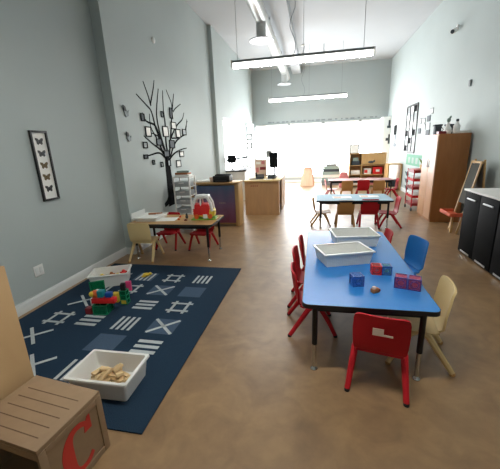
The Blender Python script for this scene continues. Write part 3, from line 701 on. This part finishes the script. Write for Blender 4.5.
for x in (-.075, .085):
    for y in (-.09, .09): MB().cone((x, y-.012, .037), (x, y+.012, .037), .026, .026, 16).build('wheel', 'orange', t)
m = MB().lathe([(.018, 0), (.02, .03), (.014, .05), (.006, .052)]); m.sphere((0, 0, .062), .016)
tag(m.build('toy_figure', ['dark'], loc=(-1.845, 4.20, TW+.001)), 'small dark toy figure left of the toy car', 'toy')
for (x, y, mt, lb) in ((-1.93, 4.1, 'orange', 'small orange piece on the wood table left of the dark figure'), (-1.80, 4.05, 'dred', 'small dark red piece on the wood table before the dark figure'), (-1.98, 4.27, 'redp', 'small red piece on the wood table near the chair back')):
    m = MB().box(-.02, .02, -.014, .014, 0, .018, .004); m.cone((0, 0, .018), (0, 0, .026), .008, .008, 8)
    tag(m.build('toy_piece', mt, loc=(x, y, TW+.001), rotz=x*7), lb, 'toy', 'small pieces on the wood table')

# ------------------------------------------------------------------ drawer tower, toy shelf with cloth
t = empty('drawer_tower', 'slim white drawer tower between the wood table and cloth covered shelf', 'drawers', (-2.36, 5.42, 0))
a, b, h = .15, .14, 1.04
m = MB()
for sx in (-1, 1):
    for sy in (-1, 1): m.box(sx*a-.012, sx*a+.012, sy*b-.012, sy*b+.012, 0, h, .003)
m.box(-a, a, -b, b, h-.012, h+.006, .003)
for k in range(7):
    z = .05+k*.16; m.box(-a, a, b-.006, b+.006, z, z+.012); [m.box(s*a-.006, s*a+.006, -b, b, z, z+.012) for s in (-1, 1)]
m.build('frame', 'whitep', t)
for k in range(6):
    z = .065+k*.16; d = MB().box(-a+.014, a-.014, -b-.008, b-.02, z, z+.085, .008, seg=2).build('drawer', 'greyd', t)
    MB().box(-.05, .05, -b-.018, -b-.008, z+.06, z+.075, .003).build('handle', 'whitep', d)
m = MB().box(-.13, .13, -.1, .1, 0, .03, .003); tag(m.build('picture_book', 'paper', loc=(-2.36, 5.42, h+.0065), rotz=.05), 'white book lowest in the pile on the drawer tower', 'book', 'books on the drawer tower')
m = MB().box(-.12, .12, -.09, .09, 0, .035, .003); tag(m.build('picture_book', 'brown', loc=(-2.37, 5.42, h+.037), rotz=-.08), 'brown book in the middle of the drawer tower pile', 'book', 'books on the drawer tower')
m = MB().box(-.11, .11, -.085, .085, 0, .03, .003); tag(m.build('picture_book', 'sage', loc=(-2.35, 5.42, h+.0725), rotz=.12), 'grey book topmost in the drawer tower pile', 'book', 'books on the drawer tower')

t = empty('toy_shelf', 'maple shelf with an indigo and plum cloth over its front', 'shelf', (-1.94, 5.85, 0))
a, h, dp = .49, .87, .38
MB().box(-a-.01, a+.01, -.012, dp, h-.035, h, .004).build('top_board', 'maple', t)
for s in (-1, 1): MB().box(s*(a-.04)-.04, s*(a-.04)+.04, 0, dp-.01, 0, h-.035, .003).build('side_panel', 'maple', t)
MB().box(-a+.08, a-.08, .01, dp-.02, .03, .06).build('shelf_board', 'maple', t)
MB().box(-a+.08, a-.08, dp-.03, dp-.02, .06, h-.035).build('back_panel', 'maple', t)
# cloth with soft folds
m = MB(); bm = m.bm; nx, nz = 25, 16; Gd = []
for j in range(nz+1):
    Gd.append([bm.verts.new((-.415+.83*i/nx, -.014-.008*math.sin(i*.9+j*.15)-.006*(1-j/nz), .07+.74*j/nz)) for i in range(nx+1)])
for j in range(nz):
    for i in range(nx): bm.faces.new((Gd[j][i], Gd[j][i+1], Gd[j+1][i+1], Gd[j+1][i]))
bmesh.ops.solidify(bm, geom=bm.faces[:], thickness=-.004)
cl = m.build('cloth_cover', 'cloth', t)
m = MB()
for i in range(7): m.box(.10+i*.018, .112+i*.018, -.032, -.028, .46+.006*(i % 2), .478+.006*((i+1) % 2))
m.build('motif', 'skin', cl)
t = empty('printer', 'black printer on top of the cloth covered shelf', 'printer', (-1.80, 6.02, .8705))
MB().box(-.17, .17, -.13, .13, .0, .12, .015, seg=3).build('body', 'black', t); MB().box(-.15, .15, -.05, .12, .12, .14, .006).build('scanner_lid', 'blacks', t); MB().box(-.11, .11, -.2, -.13, .02, .03, .003).build('paper_tray', 'blackm', t)
m = MB().box(-.14, .14, -.1, .1, 0, .03, .003); tag(m.build('paper_stack', 'paper', loc=(-2.2, 6.02, .8705), rotz=.1), 'stack of white paper on the cloth covered shelf', 'paper')
m = MB().lathe([(.035, 0), (.045, .09), (.043, .09), (.034, .006)]); tag(m.build('cup', 'skin', loc=(-2.02, 5.98, .8705)), 'beige cup on the cloth covered shelf left of the printer', 'cup')

# ------------------------------------------------------------------ reception desk and things on it
t = empty('reception_desk', 'tan boxy reception desk with pale top beyond the shelf', 'desk', (-1.17, 6.9, 0))
a, h, L = .39, .79, 1.45
MB().box(-a, a, 0, .025, 0, h-.03).build('front_panel', 'desk', t)
MB().box(a-.02, a, .025, .16, 0, h-.03).build('side_panel', 'desk', t)
MB().box(a-.02, a, .6, L, 0, h-.03).build('side_panel', 'desk', t)
MB().box(-a, -a+.02, .025, L, 0, h-.03).build('side_panel', 'desk', t)
MB().box(-a+.02, a-.02, L-.02, L, 0, h-.03).build('back_panel', 'desk', t)
MB().box(a-.28, a-.26, .16, .6, 0, h-.03).build('knee_panel', 'dark', t)
MB().box(-a-.02, a+.02, -.02, L+.02, h-.03, h, .004).build('desktop', 'cream', t)
m = MB()
for k in range(4): m.box(-.25+k*.045, -.22+k*.045, -.002, 0, .655, .675)
m.build('sticker', 'dred', t)['label'] = 'small red marks on the desk front'
def on_desk(name, label, cat, x, y, rz=0): return empty(name, label, cat, (x, y, .7905), rz)
t = on_desk('monitor', 'black computer monitor on the tan reception desk', 'monitor', -.98, 7.6, -.35)
MB().box(-.11, .11, -.015, .015, .22, .58, .006).build('screen', 'blacks', t); MB().box(-.02, .02, .015, .04, .01, .3, .004).build('stand', 'black', t); MB().box(-.09, .09, -.05, .09, 0, .012, .004).build('base', 'black', t)
t = on_desk('telephone', 'black desk telephone at the left on the reception desk', 'telephone', -1.28, 7.35, .2)
MB().prism([(-.09, 0), (.09, 0), (.09, .09), (-.09, .03)], (-.1, 0, 0), (0, 1, 0), (0, 0, 1), .2, bev=.004).build('body', 'black', t)
h_ = MB().tube([(-.08, -.07, .06), (-.085, -.05, .085), (-.085, .05, .125), (-.08, .075, .11)], .018, 8).build('handset', 'blacks', t)
m = MB().box(-.09, .09, -.08, .08, 0, .085, .006); m.box(-.07, .07, -.0815, -.08, .02, .06, mi=1); tag(m.build('card_reader', ['black', 'dark'], loc=(-.98, 7.25, .7905), rotz=-.1), 'small black box before the monitor on reception desk', 'office box')
m = MB().box(-.15, .15, -.006, .006, 0, .42, .003); m.box(-.02, .02, .006, .1, 0, .01)
m.box(-.11, .0, -.009, -.006, .30, .36, mi=1); m.box(-.02, .12, -.009, -.006, .16, .23, mi=2); m.box(-.12, -.05, -.009, -.006, .1, .22, mi=3); m.box(.02, .1, -.009, -.006, .3, .38, mi=3)
tag(m.build('notice_board', ['skin', 'paper', 'dred', 'pink'], loc=(-1.34, 7.85, .7905), rotz=.1), 'pale pink notice board with papers standing on reception desk', 'notice board')
t = on_desk('desk_frame', 'small grey frame standing behind the notice board', 'photo frame', -1.16, 8.1, .1)
m = MB().box(-.08, .08, -.008, .008, 0, .02).box(-.08, .08, -.008, .008, .6, .62).box(-.08, -.065, -.008, .008, .02, .6).box(.065, .08, -.008, .008, .02, .6); m.box(-.04, .04, -.04, .06, -.0, .01); m.build('frame', 'grey', t)
MB().box(-.065, .065, -.003, .003, .45, .6).build('picture', 'greyw', t)
m = MB().box(-.1, .1, -.07, .07, 0, .004); tag(m.build('paper_sheet', 'paper', loc=(-1.05, 7.08, .7905), rotz=.2), 'white paper at the front of the reception desk', 'paper')
m = MB().box(-.16, .16, -.05, .05, 0, .02, .005)
tag(m.build('keyboard', 'black', loc=(-1.33, 7.15, .7905), rotz=.1), 'dark keyboard on the left of the reception desk', 'keyboard')

# counter under the left window
t = empty('window_counter', 'white counter with black top under the left window', 'counter', (-2.28, 8.95, 0))
MB().box(-.28, .28, 0, 1.2, 0, .84, .003).build('cabinet_body', 'whitep', t); MB().box(-.29, .32, -.03, 1.23, .84, .88, .004).build('worktop', 'black', t)
t = empty('monitor', 'dark monitor on the counter under the left window', 'monitor', (-2.42, 9.15, .8805), .5)
MB().box(-.13, .13, -.015, .015, .2, .43, .006).build('screen', 'blacks', t); MB().box(-.02, .02, .015, .035, .01, .3).build('stand', 'black', t); MB().box(-.08, .08, -.05, .08, 0, .01, .003).build('base', 'black', t)
m = MB().tube([(-.08, 0, 0), (0, 0, .16), (.08, 0, 0)], .012, 6); m.tube([(-.04, .0, .08), (.04, 0, .08)], .01, 6); m.box(-.1, .1, -.04, .04, 0, .012, .003)
tag(m.build('wire_rack', 'dark', loc=(-2.1, 9.1, .8925), rotz=.2), 'small dark wire rack on the counter by left window', 'rack')
for k, (py, mt) in enumerate(((129.5, 'greyw'), (137, 'tree'), (145.5, 'tree'))):
    p = at(249.3, py, 1, 12.15); t = empty('photo_frame', f"small square frame {['topmost','in the middle','lowest'][k]} of three beside the left window", 'photo frame', (p.x, 12.15, p.z), 0, 'frames on the pier')
    m = MB(); hw = .11; f = .04
    for s in (-1, 1): m.box(s*hw-(f if s > 0 else 0), s*hw+(f if s < 0 else 0), -.02, 0, -hw, hw); m.box(-hw+f, hw-f, -.02, 0, s*hw-(f if s > 0 else 0), s*hw+(f if s < 0 else 0))
    m.build('frame', mt, t); MB().box(-hw+f, hw-f, -.008, -.001, -hw+f, hw-f).build('picture', 'paper', t)
p = at(250, 160, 1, 12.15); m = MB().box(-.08, .08, -.004, 0, -.25, .25)
for k in range(6): m.box(-.05, .05, -.005, -.004, -.2+k*.07, -.17+k*.07, mi=1)
tag(m.build('wall_chart', ['paper', 'pink'], loc=(p.x, 12.15, p.z)), 'narrow white wall chart with pink rows beside left window', 'poster')

# ------------------------------------------------------------------ far end
t = empty('bookcase', 'wooden bookcase with back panel before the window wall', 'bookcase', (1.77, 11.6, 0))
a, h, dp = .6, 1.14, .34
for s in (-1, 1): MB().box(s*(a-.012)-.012, s*(a-.012)+.012, 0, dp, 0, h).build('side_panel', 'maple', t)
MB().box(-a, a, 0, dp, h, h+.022).build('top_board', 'maple', t)
for z in (.05, .42, .74): MB().box(-a+.024, a-.024, 0, dp-.012, z, z+.02).build('shelf_board', 'maple', t)
MB().box(-a+.024, a-.024, dp-.012, dp, .0, h).build('back_panel', 'maple', t)
MB().box(-.19, -.17, 0, dp-.012, .07, h).build('divider', 'maple', t)
MB().box(-.17, a-.024, .0, .015, .78, h-.01).build('door', 'maple', t)
def onb(name, label, cat, mt, x, z, w_, d_, h_, extra=None):
    m = MB().box(-w_/2, w_/2, -d_/2, d_/2, 0, h_, .006)
    if extra: extra(m)
    tag(m.build(name, mt, loc=(1.77+x, 11.6+.15, z)), label, cat, 'things in the bookcase')
onb('toy_box', 'white toy box on the middle bookcase shelf beside red box', 'box', ['paper', 'redp'], .02, .4405, .24, .2, .2, lambda m: m.box(-.1, .0, -.103, -.1, .05, .15, mi=1))
onb('toy_box', 'bright red box at the right on the middle bookcase shelf', 'box', ['redp', 'paper'], .36, .4405, .3, .2, .24, lambda m: m.box(-.06, .06, -.103, -.1, .08, .16, mi=1))
onb('storage_box', 'dark grey box on the upper left bookcase shelf', 'box', ['dark'], -.38, .7605, .26, .2, .14)
onb('storage_box', 'white box on the left middle bookcase shelf', 'box', ['paper'], -.38, .4405, .3, .2, .14)
onb('storage_box', 'teal toy box on the upper left bookcase shelf, behind grey box', 'box', ['sage'], -.39, .9015, .18, .16, .12)
onb('storage_box', 'white box on the lowest left bookcase shelf', 'box', ['paper'], -.38, .0705, .3, .2, .25)
onb('storage_box', 'pink box on the lowest bookcase shelf at right', 'box', ['pink'], .2, .0705, .3, .2, .25)
p = at(371, 162, 1, 11.575); m = MB().sphere((0, 0, 0), .06, (1.6, .35, .7)); m.sphere((.1, 0, .03), .035, (1, .5, 1)); m.box(-.03, .03, .0, .03, -.02, .02)
m.build('ornament', 'dark', bpy.data.objects['bookcase'], loc=(p.x-1.77, -.032, p.z))['label'] = 'dark ornament on the bookcase door'
t = empty('photo_frame', 'thin grey frame standing on top of the bookcase', 'photo frame', (1.32, 11.72, 1.1625), .05)
m = MB().box(-.16, .16, -.01, .01, 0, .025).box(-.16, .16, -.01, .01, .275, .3).box(-.16, -.135, -.01, .01, .025, .275).box(.135, .16, -.01, .01, .025, .275); m.build('frame', 'grey', t)
MB().box(-.135, .135, -.004, .0, .025, .275).build('picture', 'paper', t)
t = empty('open_shelf', 'low open wooden frame shelf against the right wall at the far end', 'shelf', (2.47, 10.95, 0))
m = MB()
for s in (-1, 1): MB().box(s*.19-.02, s*.19+.02, -.25, .25, 0, .8, .003).build('side_panel', 'maple', t)
MB().box(-.21, .21, -.25, .25, .8, .83, .003).build('top_board', 'maple', t); MB().box(-.17, .17, -.25, .25, .08, .1).build('shelf_board', 'maple', t)
m = MB().box(-.12, .12, -.15, .15, 0, .22, .01); tag(m.build('storage_box', 'dark', loc=(2.47, 10.95, .1005)), 'slate coloured box inside the open frame shelf', 'box')
stk = [('grey', .42), ('sage', .40), ('paper', .40), ('sage', .38), ('dark', .36), ('sage', .34), ('grey', .22)]
wh = ['lowest', 'second from bottom', 'third from bottom', 'fourth from bottom', 'fifth from bottom', 'second from top', 'topmost']
z = 0
for k, (mt, w_) in enumerate(stk):
    h_ = [.16, .13, .1, .11, .1, .1, .08][k]
    r = tray('storage_bin', (.60, 12.45, z), .03*(-1)**k, w_*.86, .2, h_, f'grey green bin {wh[k]} in the stack before the window wall', 'bin', mt, k=.96, group='stacked bins before the window wall'); z += h_+.001
    MB().box(-w_*.72, w_*.72, -.16, .16, .01, h_-.012).build('contents', mt, r)
m = MB().box(-.13, .13, -.1, .1, 0, .1, .01); m.box(-.11, .11, -.08, .08, .1, .13, .01)
tag(m.build('toy_basket', 'pink', loc=(1.0, 11.6, .0)), 'pink toy box on the floor between bins and bookcase', 'toy box').scale = (1.15, .9, 4.2)
t = empty('floor_sign', 'peach coloured tapered board standing by the far windows', 'floor board', (-.29, 12.0, 0))
MB().prism([(-.27, 0), (.24, 0), (.15, .70), (-.13, .70)], (0, 0, 0), (1, 0, 0), (0, .12, 1), -.02, bev=.003).build('front_panel', 'peach', t)
MB().prism([(-.22, 0), (.29, 0), (.17, .70), (-.11, .70)], (0, .3, 0), (1, 0, 0), (0, -.3, 1), -.02, bev=.003).build('rear_panel', 'peach', t)
MB().box(-.11, .13, -.005, .12, .695, .715, .004).build('hinge_cap', 'peach', t)

# lettering cards above the back windows (illegible in the photograph: plain dark dashes)
t = empty('letter_border', 'pale strip with dark marks above the back windows', 'wall border', (0, YB, 2.455))
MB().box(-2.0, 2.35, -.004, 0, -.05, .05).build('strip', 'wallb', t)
x = -1.95; rb = random.Random(2)
while x < 2.25:
    w_ = rb.uniform(.05, .16); MB().box(x, x+w_, -.006, -.004, -.02, .02+rb.uniform(0, .015)).build('mark', 'grey', t); x += w_+rb.uniform(.03, .14)

# ------------------------------------------------------------------ right wall
t = empty('wall_grid', 'large black framed photo grid on the right wall', 'wall picture', (XR, 10.22, 1.83))
a, h = .52, .64; m = MB()
for k in range(4): y = -a+2*a*k/3; m.box(-.025, 0, y-.022, y+.022, -h, h)
for k in range(2): z = -h+2*h*k; m.box(-.0245, 0, -a, a, z-.025, z+.025)
m.build('frame', 'black', t)
rb = random.Random(5)
for c_ in range(3):
    for r_ in range(6):
        y = -a+2*a*(c_+.5)/3; z = -h+2*h*(r_+.5)/6; MB().box(-.012, -.002, y-.11, y+.11, z-.075, z+.085).build('photo', ['tree', 'greyw', 'grey', 'paper'][rb.randrange(4)], t)
def decal(px, py, hw, hh, label, mt, shape='box', pier=False):
    p = at(px, py, 1, 12.9) if pier else at(px, py, 0, XR); m = MB()
    if shape == 'box': m.box(-.01, 0, -hw, hw, -hh, hh)
    elif shape == 'cross': m.box(-.01, 0, -hw*.3, hw*.3, -hh, hh); m.box(-.0105, 0, -hw, hw, -hh*.35, hh*.25)
    elif shape == 'vase': m.box(-.01, 0, -hw, hw, -hh, -hh*.4); m.box(-.0105, 0, -hw*.4, hw*.4, -hh*.5, hh)
    o = tag(m.build('wall_decal', mt, loc=(p.x, 12.9, p.z) if pier else (XR, p.y, p.z)), label, 'wall decal', 'dark decals on the right wall')
    if pier: o.rotation_euler.z = PI/2
decal(389.3, 124, .07, .14, 'dark figure decal, upper of two beside the back windows', 'dark', 'vase', True); decal(389, 139, .12, .17, 'dark cross shaped decal, lower of two beside the back windows', 'dark', 'cross', True)
decal(395.5, 130, .2, .16, 'dark narrow decal, upper one left of the photo grid', 'tree'); decal(395, 141, .2, .2, 'grey narrow decal, lower one left of the photo grid', 'dark', 'vase')
pics = [(419.5, 131, 'dark'), (424, 121, 'greyw'), (424, 127, 'grey'), (424.5, 134, 'grey'), (429, 118.5, 'dark'), (428.5, 126, 'grey'), (428, 132.5, 'dark'), (420.5, 121, 'greyw'), (432, 111, 'greyw')]
pl_ = ['leftmost and dark', 'second column top', 'second column middle', 'second column lowest', 'right column top and dark', 'right column middle', 'right column lowest and dark', 'leftmost at top, pale', 'highest at right, pale']
for (px, py, mt), lb in zip(pics, pl_):
    p = at(px, py, 0, XR); m = MB().box(-.012, 0, -.12, .12, -.07, .07, .002); m.box(-.014, -.012, -.09, .09, -.045, .045, mi=1)
    tag(m.build('wall_picture', [mt, 'paper' if mt == 'greyw' else mt], loc=(XR, p.y, p.z)), f'small wall picture above the tan cabinet, {lb}', 'wall picture', 'small pictures on the right wall')
p, q = at(407, 154, 0, XR), at(424, 168, 0, XR)
p, q = p-Vector((0, q.y, q.z)), Vector((0, 0, 0)); PO = at(424, 168, 0, XR)
m = MB().box(-.006, 0, q.y, p.y, q.z, p.z)
for k in range(4): m.box(-.008, -.006, q.y+.2+k*.35, q.y+.4+k*.35, q.z+.06, q.z+.22, mi=1)
tag(m.build('poster', ['grn', 'sage'], loc=PO), 'green poster low on the right wall behind the red cart', 'poster')
t = empty('security_camera', 'white security camera high on the right wall', 'camera', at(458, 28, 0, XR))
MB().lathe([(.06, 0), (.06, .02), (.03, .03)], n=14).build('mount', 'whitep', t).rotation_euler.y = -PI/2
MB().tube([(-.02, 0, 0), (-.06, -.02, -.01), (-.08, -.08, -.05)], .016, 8).build('arm', 'grey', t)
MB().cone((-.06, -.06, -.05), (-.14, -.14, -.09), .04, .045, 14).build('body', 'whitep', t); MB().cone((-.14, -.14, -.09), (-.15, -.15, -.095), .038, .03, 14).build('lens', 'dark', t)
p = at(471, 83, 0, XR); m = MB().box(-.03, 0, -.035, .035, -.055, .055, .008); tag(m.build('wall_sensor', 'grey', loc=p), 'small grey sensor on the right wall above the cabinet', 'sensor')

# tan tall cabinet
t = empty('tall_cabinet', 'tall brown wooden cabinet with tan doors by the right wall', 'cabinet', (2.15, 6.32, 0))
h = 1.6
MB().box(0, .505, 0, .74, 0, h, .003).build('body', 'cab', t)
for k in range(2):
    d = MB().box(-.02, 0, .003+k*.37, .367+k*.37, .05, h-.01, .003).build('door', 'cabf', t)
    y = .367-.04 if k == 0 else .373+.04; MB().box(-.034, -.02, y-.008, y+.008, 1.0, 1.14, .004).build('handle', 'steel', d)
m = MB().box(-.022, -.02, .22, .30, 1.02, 1.12); m.build('notice', 'paper', t)['label'] = 'small white note stuck on the cabinet door'
def top_of(name, label, cat, mt, px, z=1.6005, y=6.5):
    return tag
def vessel(name, label, cat, mt, x, y, prof, fn=None):
    m = MB().lathe(prof, n=16)
    if fn: fn(m)
    return tag(m.build(name, mt, loc=(x, y, 1.6005)), label, cat, 'things on top of the tall cabinet')
m = MB().box(-.06, .06, -.06, .06, 0, .05, .006); tag(m.build('storage_box', 'dred', loc=(2.25, 6.55, 1.6005)), 'dark red box at the front left on the tall cabinet', 'box', 'things on top of the tall cabinet')
vessel('vase', 'tall white vase with a flower at the left on cabinet', 'vase', ['white', 'sage'], 2.365, 6.60, [(.045, 0), (.065, .05), (.06, .1), (.03, .14), (.028, .18), (.034, .19)], lambda m: [m.sphere((0, 0, .24), .035, (1, 1, 1.2), mi=1), m.sphere((.02, -.01, .29), .022, mi=1), m.tube([(0, 0, .18), (.005, 0, .23)], .006, 6, mi=1)])
vessel('bottle', 'white bottle with dark cap at the right on cabinet', 'bottle', ['white', 'dark'], 2.52, 6.62, [(.05, 0), (.055, .02), (.055, .14), (.022, .19), (.02, .21)], lambda m: m.lathe([(.024, .21), (.024, .25), (.015, .255)], mi=1))
for x, y, lb in ((2.25, 6.77, 'dark tin at the left on the tall cabinet, behind the red box'), (2.46, 6.82, 'dark tin between vase and bottle on the tall cabinet')):
    m = MB().box(-.055, .055, -.05, .05, 0, .15, .01); m.box(-.07, .07, -.055, .055, .15, .18, .006); m.tube([(.05, -.05, .05), (.09, -.05, .08), (.05, -.05, .13)], .008, 6)
    tag(m.build('tin_box', 'dark', loc=(x, y, 1.6005)), lb, 'tin', 'things on top of the tall cabinet')
m = MB().box(-.13, .13, -.05, .05, 0, .045, .004); tag(m.build('paper_stack', 'paper', loc=(2.53, 6.42, 1.6005), rotz=.05), 'flat white papers lying at the front of cabinet top', 'paper', 'things on top of the tall cabinet')
vessel('cup', 'small white bowl beside the red box on the cabinet', 'cup', 'white', 2.335, 6.43, [(.025, 0), (.045, .045), (.048, .06), (.043, .06), (.022, .008)])

# red wire cart
t = empty('rolling_cart', 'red wire rolling cart between the tall cabinet and green poster', 'cart', (2.25, 7.62, 0))
a, b, h = .15, .24, .9
m = MB()
for sx in (-1, 1):
    for sy in (-1, 1): m.cone((sx*a, sy*b, .08), (sx*a, sy*b, h), .011, .011, 8)
m.build('frame', 'red', t)
for k in range(5):
    z = .11+k*.18; m = MB().box(-a, a, -b, b, z, z+.008)
    for sx in (-1, 1): m.box(sx*a-.006, sx*a+.006, -b, b, z, z+.055)
    for sy in (-1, 1): m.box(-a, a, sy*b-.006, sy*b+.006, z, z+.055)
    m.build('shelf_tray', 'red' if k % 2 else 'dred', t)
    m = MB()
    for q in range(3): m.box(-.12, .1, -.2+q*.14, -.1+q*.14, z+.0085, z+.07, .004)
    tag(m.build('paper_stack', 'paper' if k % 2 else 'pink', loc=(2.25, 7.62, .0005)), f"papers on the {['lowest','second','third','fourth','top'][k]} tray of the red cart", 'paper', 'papers in the red cart')
for sx in (-1, 1):
    for sy in (-1, 1): MB().cone((sx*a-.012, sy*b, .035), (sx*a+.012, sy*b, .035), .035, .035, 14).cone((sx*a, sy*b, .05), (sx*a, sy*b, .085), .01, .01, 8).build('wheel', 'black', t)
t = empty('potted_plant', 'small green plant in a pale pot on the red cart', 'plant', (2.27, 7.45, .9005))
MB().lathe([(.045, 0), (.06, .1), (.054, .1), (.045, .02)]).build('pot', 'cream', t)
m = MB(); rb = random.Random(3)
for k in range(14):
    an = k*2.4; r_ = rb.uniform(.05, .12); z = rb.uniform(.16, .26); q = Vector((r_*math.cos(an), r_*math.sin(an), z))
    m.tube([(0, 0, .08), q*.6+Vector((0, 0, .05)), q], [.004, .012, .003], 6)
m.build('foliage', 'lgreen', t)
# dark bird shaped cutouts on the wall beside the cart
for k, (px, py) in enumerate(((407, 174), (406.5, 181), (406.5, 188))):
    p = at(px, py, 0, XR); m = MB().prism([(-.2, 0), (-.05, .09), (.05, .05), (.2, .08), (.05, -.04), (-.05, -.05)], (-.012, 0, 0), (0, 1, 0), (0, 0, 1), .01)
    tag(m.build('wall_decal', 'dark', loc=(XR, p.y, p.z)), f"dark leaf shaped decal {['highest','middle','lowest'][k]} of three left of the red cart", 'wall decal', 'leaf decals on the right wall')

# folded easel with an orange tray
t = empty('easel', 'wooden child easel with orange tray between cabinets', 'easel', (0, 0, 0))
A = Vector((2.50, 5.62, 1.16)); Fl = Vector((2.28, 5.62, 0))
def board(p0, p1, y0, y1, th, name, mt):
    d = (p1-p0); nrm = Vector((d.z, 0, -d.x)).normalized()*th; m = MB(); b = bmesh.new()
    q = [Vector((p.x, y, p.z)) for p, y in ((p0, y0), (p0, y1), (p1, y1), (p1, y0))]
    lo = [b.verts.new(v) for v in q]; hi = [b.verts.new(v+nrm) for v in q]
    b.faces.new(lo[::-1]); b.faces.new(hi)
    for k in range(4): b.faces.new((lo[k], lo[(k+1) % 4], hi[(k+1) % 4], hi[k]))
    bmesh.ops.recalc_face_normals(b, faces=b.faces[:]); m._merge(b); return m.build(name, mt, t)
for y in (5.50, 5.80): board(Fl, A, y-.014, y+.014, .022, 'leg', 'maple')
B0, B1 = Vector((2.64, 5.62, 0)), Vector((2.535, 5.62, 1.18))
for y in (5.50, 5.80): board(B0, B1, y-.014, y+.014, .022, 'leg', 'maple')
board(Fl.lerp(A, .42), Fl.lerp(A, .96), 5.52, 5.78, .012, 'chalk_board', 'chalk')
board(B0.lerp(B1, .45), B0.lerp(B1, .97), 5.52, 5.78, .012, 'white_board', 'greyb')
board(Fl.lerp(A, .97), A, 5.48, 5.82, .035, 'top_rail', 'maple')
m = MB().box(2.12, 2.33, 5.40, 5.82, .30, .315, .003).box(2.12, 2.135, 5.40, 5.82, .30, .36, .003).box(2.135, 2.33, 5.40, 5.415, .315, .36, .003).box(2.135, 2.33, 5.805, 5.82, .315, .36, .003); m.build('paint_tray', 'ored', t)
MB().box(2.22, 2.25, 5.56, 5.60, 0, .3).build('tray_leg', 'maple', t)

# black cabinets along the right wall
def bcab(y0, y1, nd, label):
    t = empty('base_cabinet', label, 'cabinet', (1.97, y0, 0), 0, 'black cabinets on the right')
    L = y1-y0; h = .84
    MB().box(.02, .68, .0, L, .0, h, .003).build('body', 'blacks', t)
    w_ = L/nd
    for k in range(nd):
        d = MB().box(0, .02, k*w_+.004, (k+1)*w_-.004, .015, h-.01, .004).build('door', 'blacks', t)
        y = (k+.5)*w_; MB().box(-.016, -.004, y-.11, y+.11, h-.10, h-.082, .003).box(-.006, .001, y-.1, y-.09, h-.098, h-.084).box(-.006, .001, y+.09, y+.1, h-.098, h-.084).build('handle', 'steel', d)
        MB().box(-.004, .0, y-.12, y+.12, .022, .048, .002).build('kick_strip', 'steel', d)
    return t
bcab(3.80, 4.62, 2, 'black cabinet with silver handles, farther of two on the right')
bcab(2.96, 3.78, 2, 'black cabinet with silver handles, nearest at the right edge')
tag(MB().box(1.955, 2.69, 3.79, 4.635, .8405, .865, .004).build('worktop', 'whitep'), 'white worktop on the farther black cabinet', 'worktop')
tag(MB().box(1.955, 2.69, 2.95, 3.785, .8405, .87, .004).build('worktop', 'blacks'), 'dark worktop on the nearer black cabinet', 'worktop')
m = MB().box(-.16, .16, -.11, .11, 0, .05, .006); tag(m.build('paper_stack', 'paper', loc=(2.3, 3.98, .8655), rotz=.1), 'stack of white papers on the white worktop', 'paper')
m = MB().box(-.14, .14, -.1, .1, 0, .03, .004); tag(m.build('paper_stack', 'greyw', loc=(2.28, 3.45, .8705), rotz=-.1), 'grey folder on the dark worktop at the right edge', 'paper')

# ------------------------------------------------------------------ light
wd = bpy.data.worlds.new('overcast_sky'); sc.world = wd; wd.use_nodes = True
bg = wd.node_tree.nodes['Background']; bg.inputs['Color'].default_value = (.97, .985, 1, 1); bg.inputs['Strength'].default_value = 9
def portal(loc, rx, ry, rz, sx, sy):
    l = bpy.data.lights.new('window_portal', 'AREA'); l.shape = 'RECTANGLE'; l.size = sx; l.size_y = sy; l.cycles.is_portal = True
    o = bpy.data.objects.new('window_portal', l); C.objects.link(o); o.location = loc; o.rotation_euler = (rx, ry, rz); return o
portal(((BX[0]+BX[4])/2, YB+.19, (BZ[0]+BZ[1])/2), -PI/2, 0, 0, BX[4]-BX[0], BZ[1]-BZ[0])
portal((-2.73, (W3[0]+W3[1])/2, (W3[2]+W3[3])/2), PI/2, 0, -PI/2, W3[1]-W3[0], W3[3]-W3[2])

sc.cycles.use_denoising = True
sc.cycles.max_bounces = 12; sc.cycles.diffuse_bounces = 8; sc.cycles.transparent_max_bounces = 12
sc.cycles.sample_clamp_indirect = 6
vs = sc.view_settings; vs.view_transform = 'Standard'; vs.look = 'None'; vs.gamma = 1; vs.use_curve_mapping = False; vs.exposure = 1.15
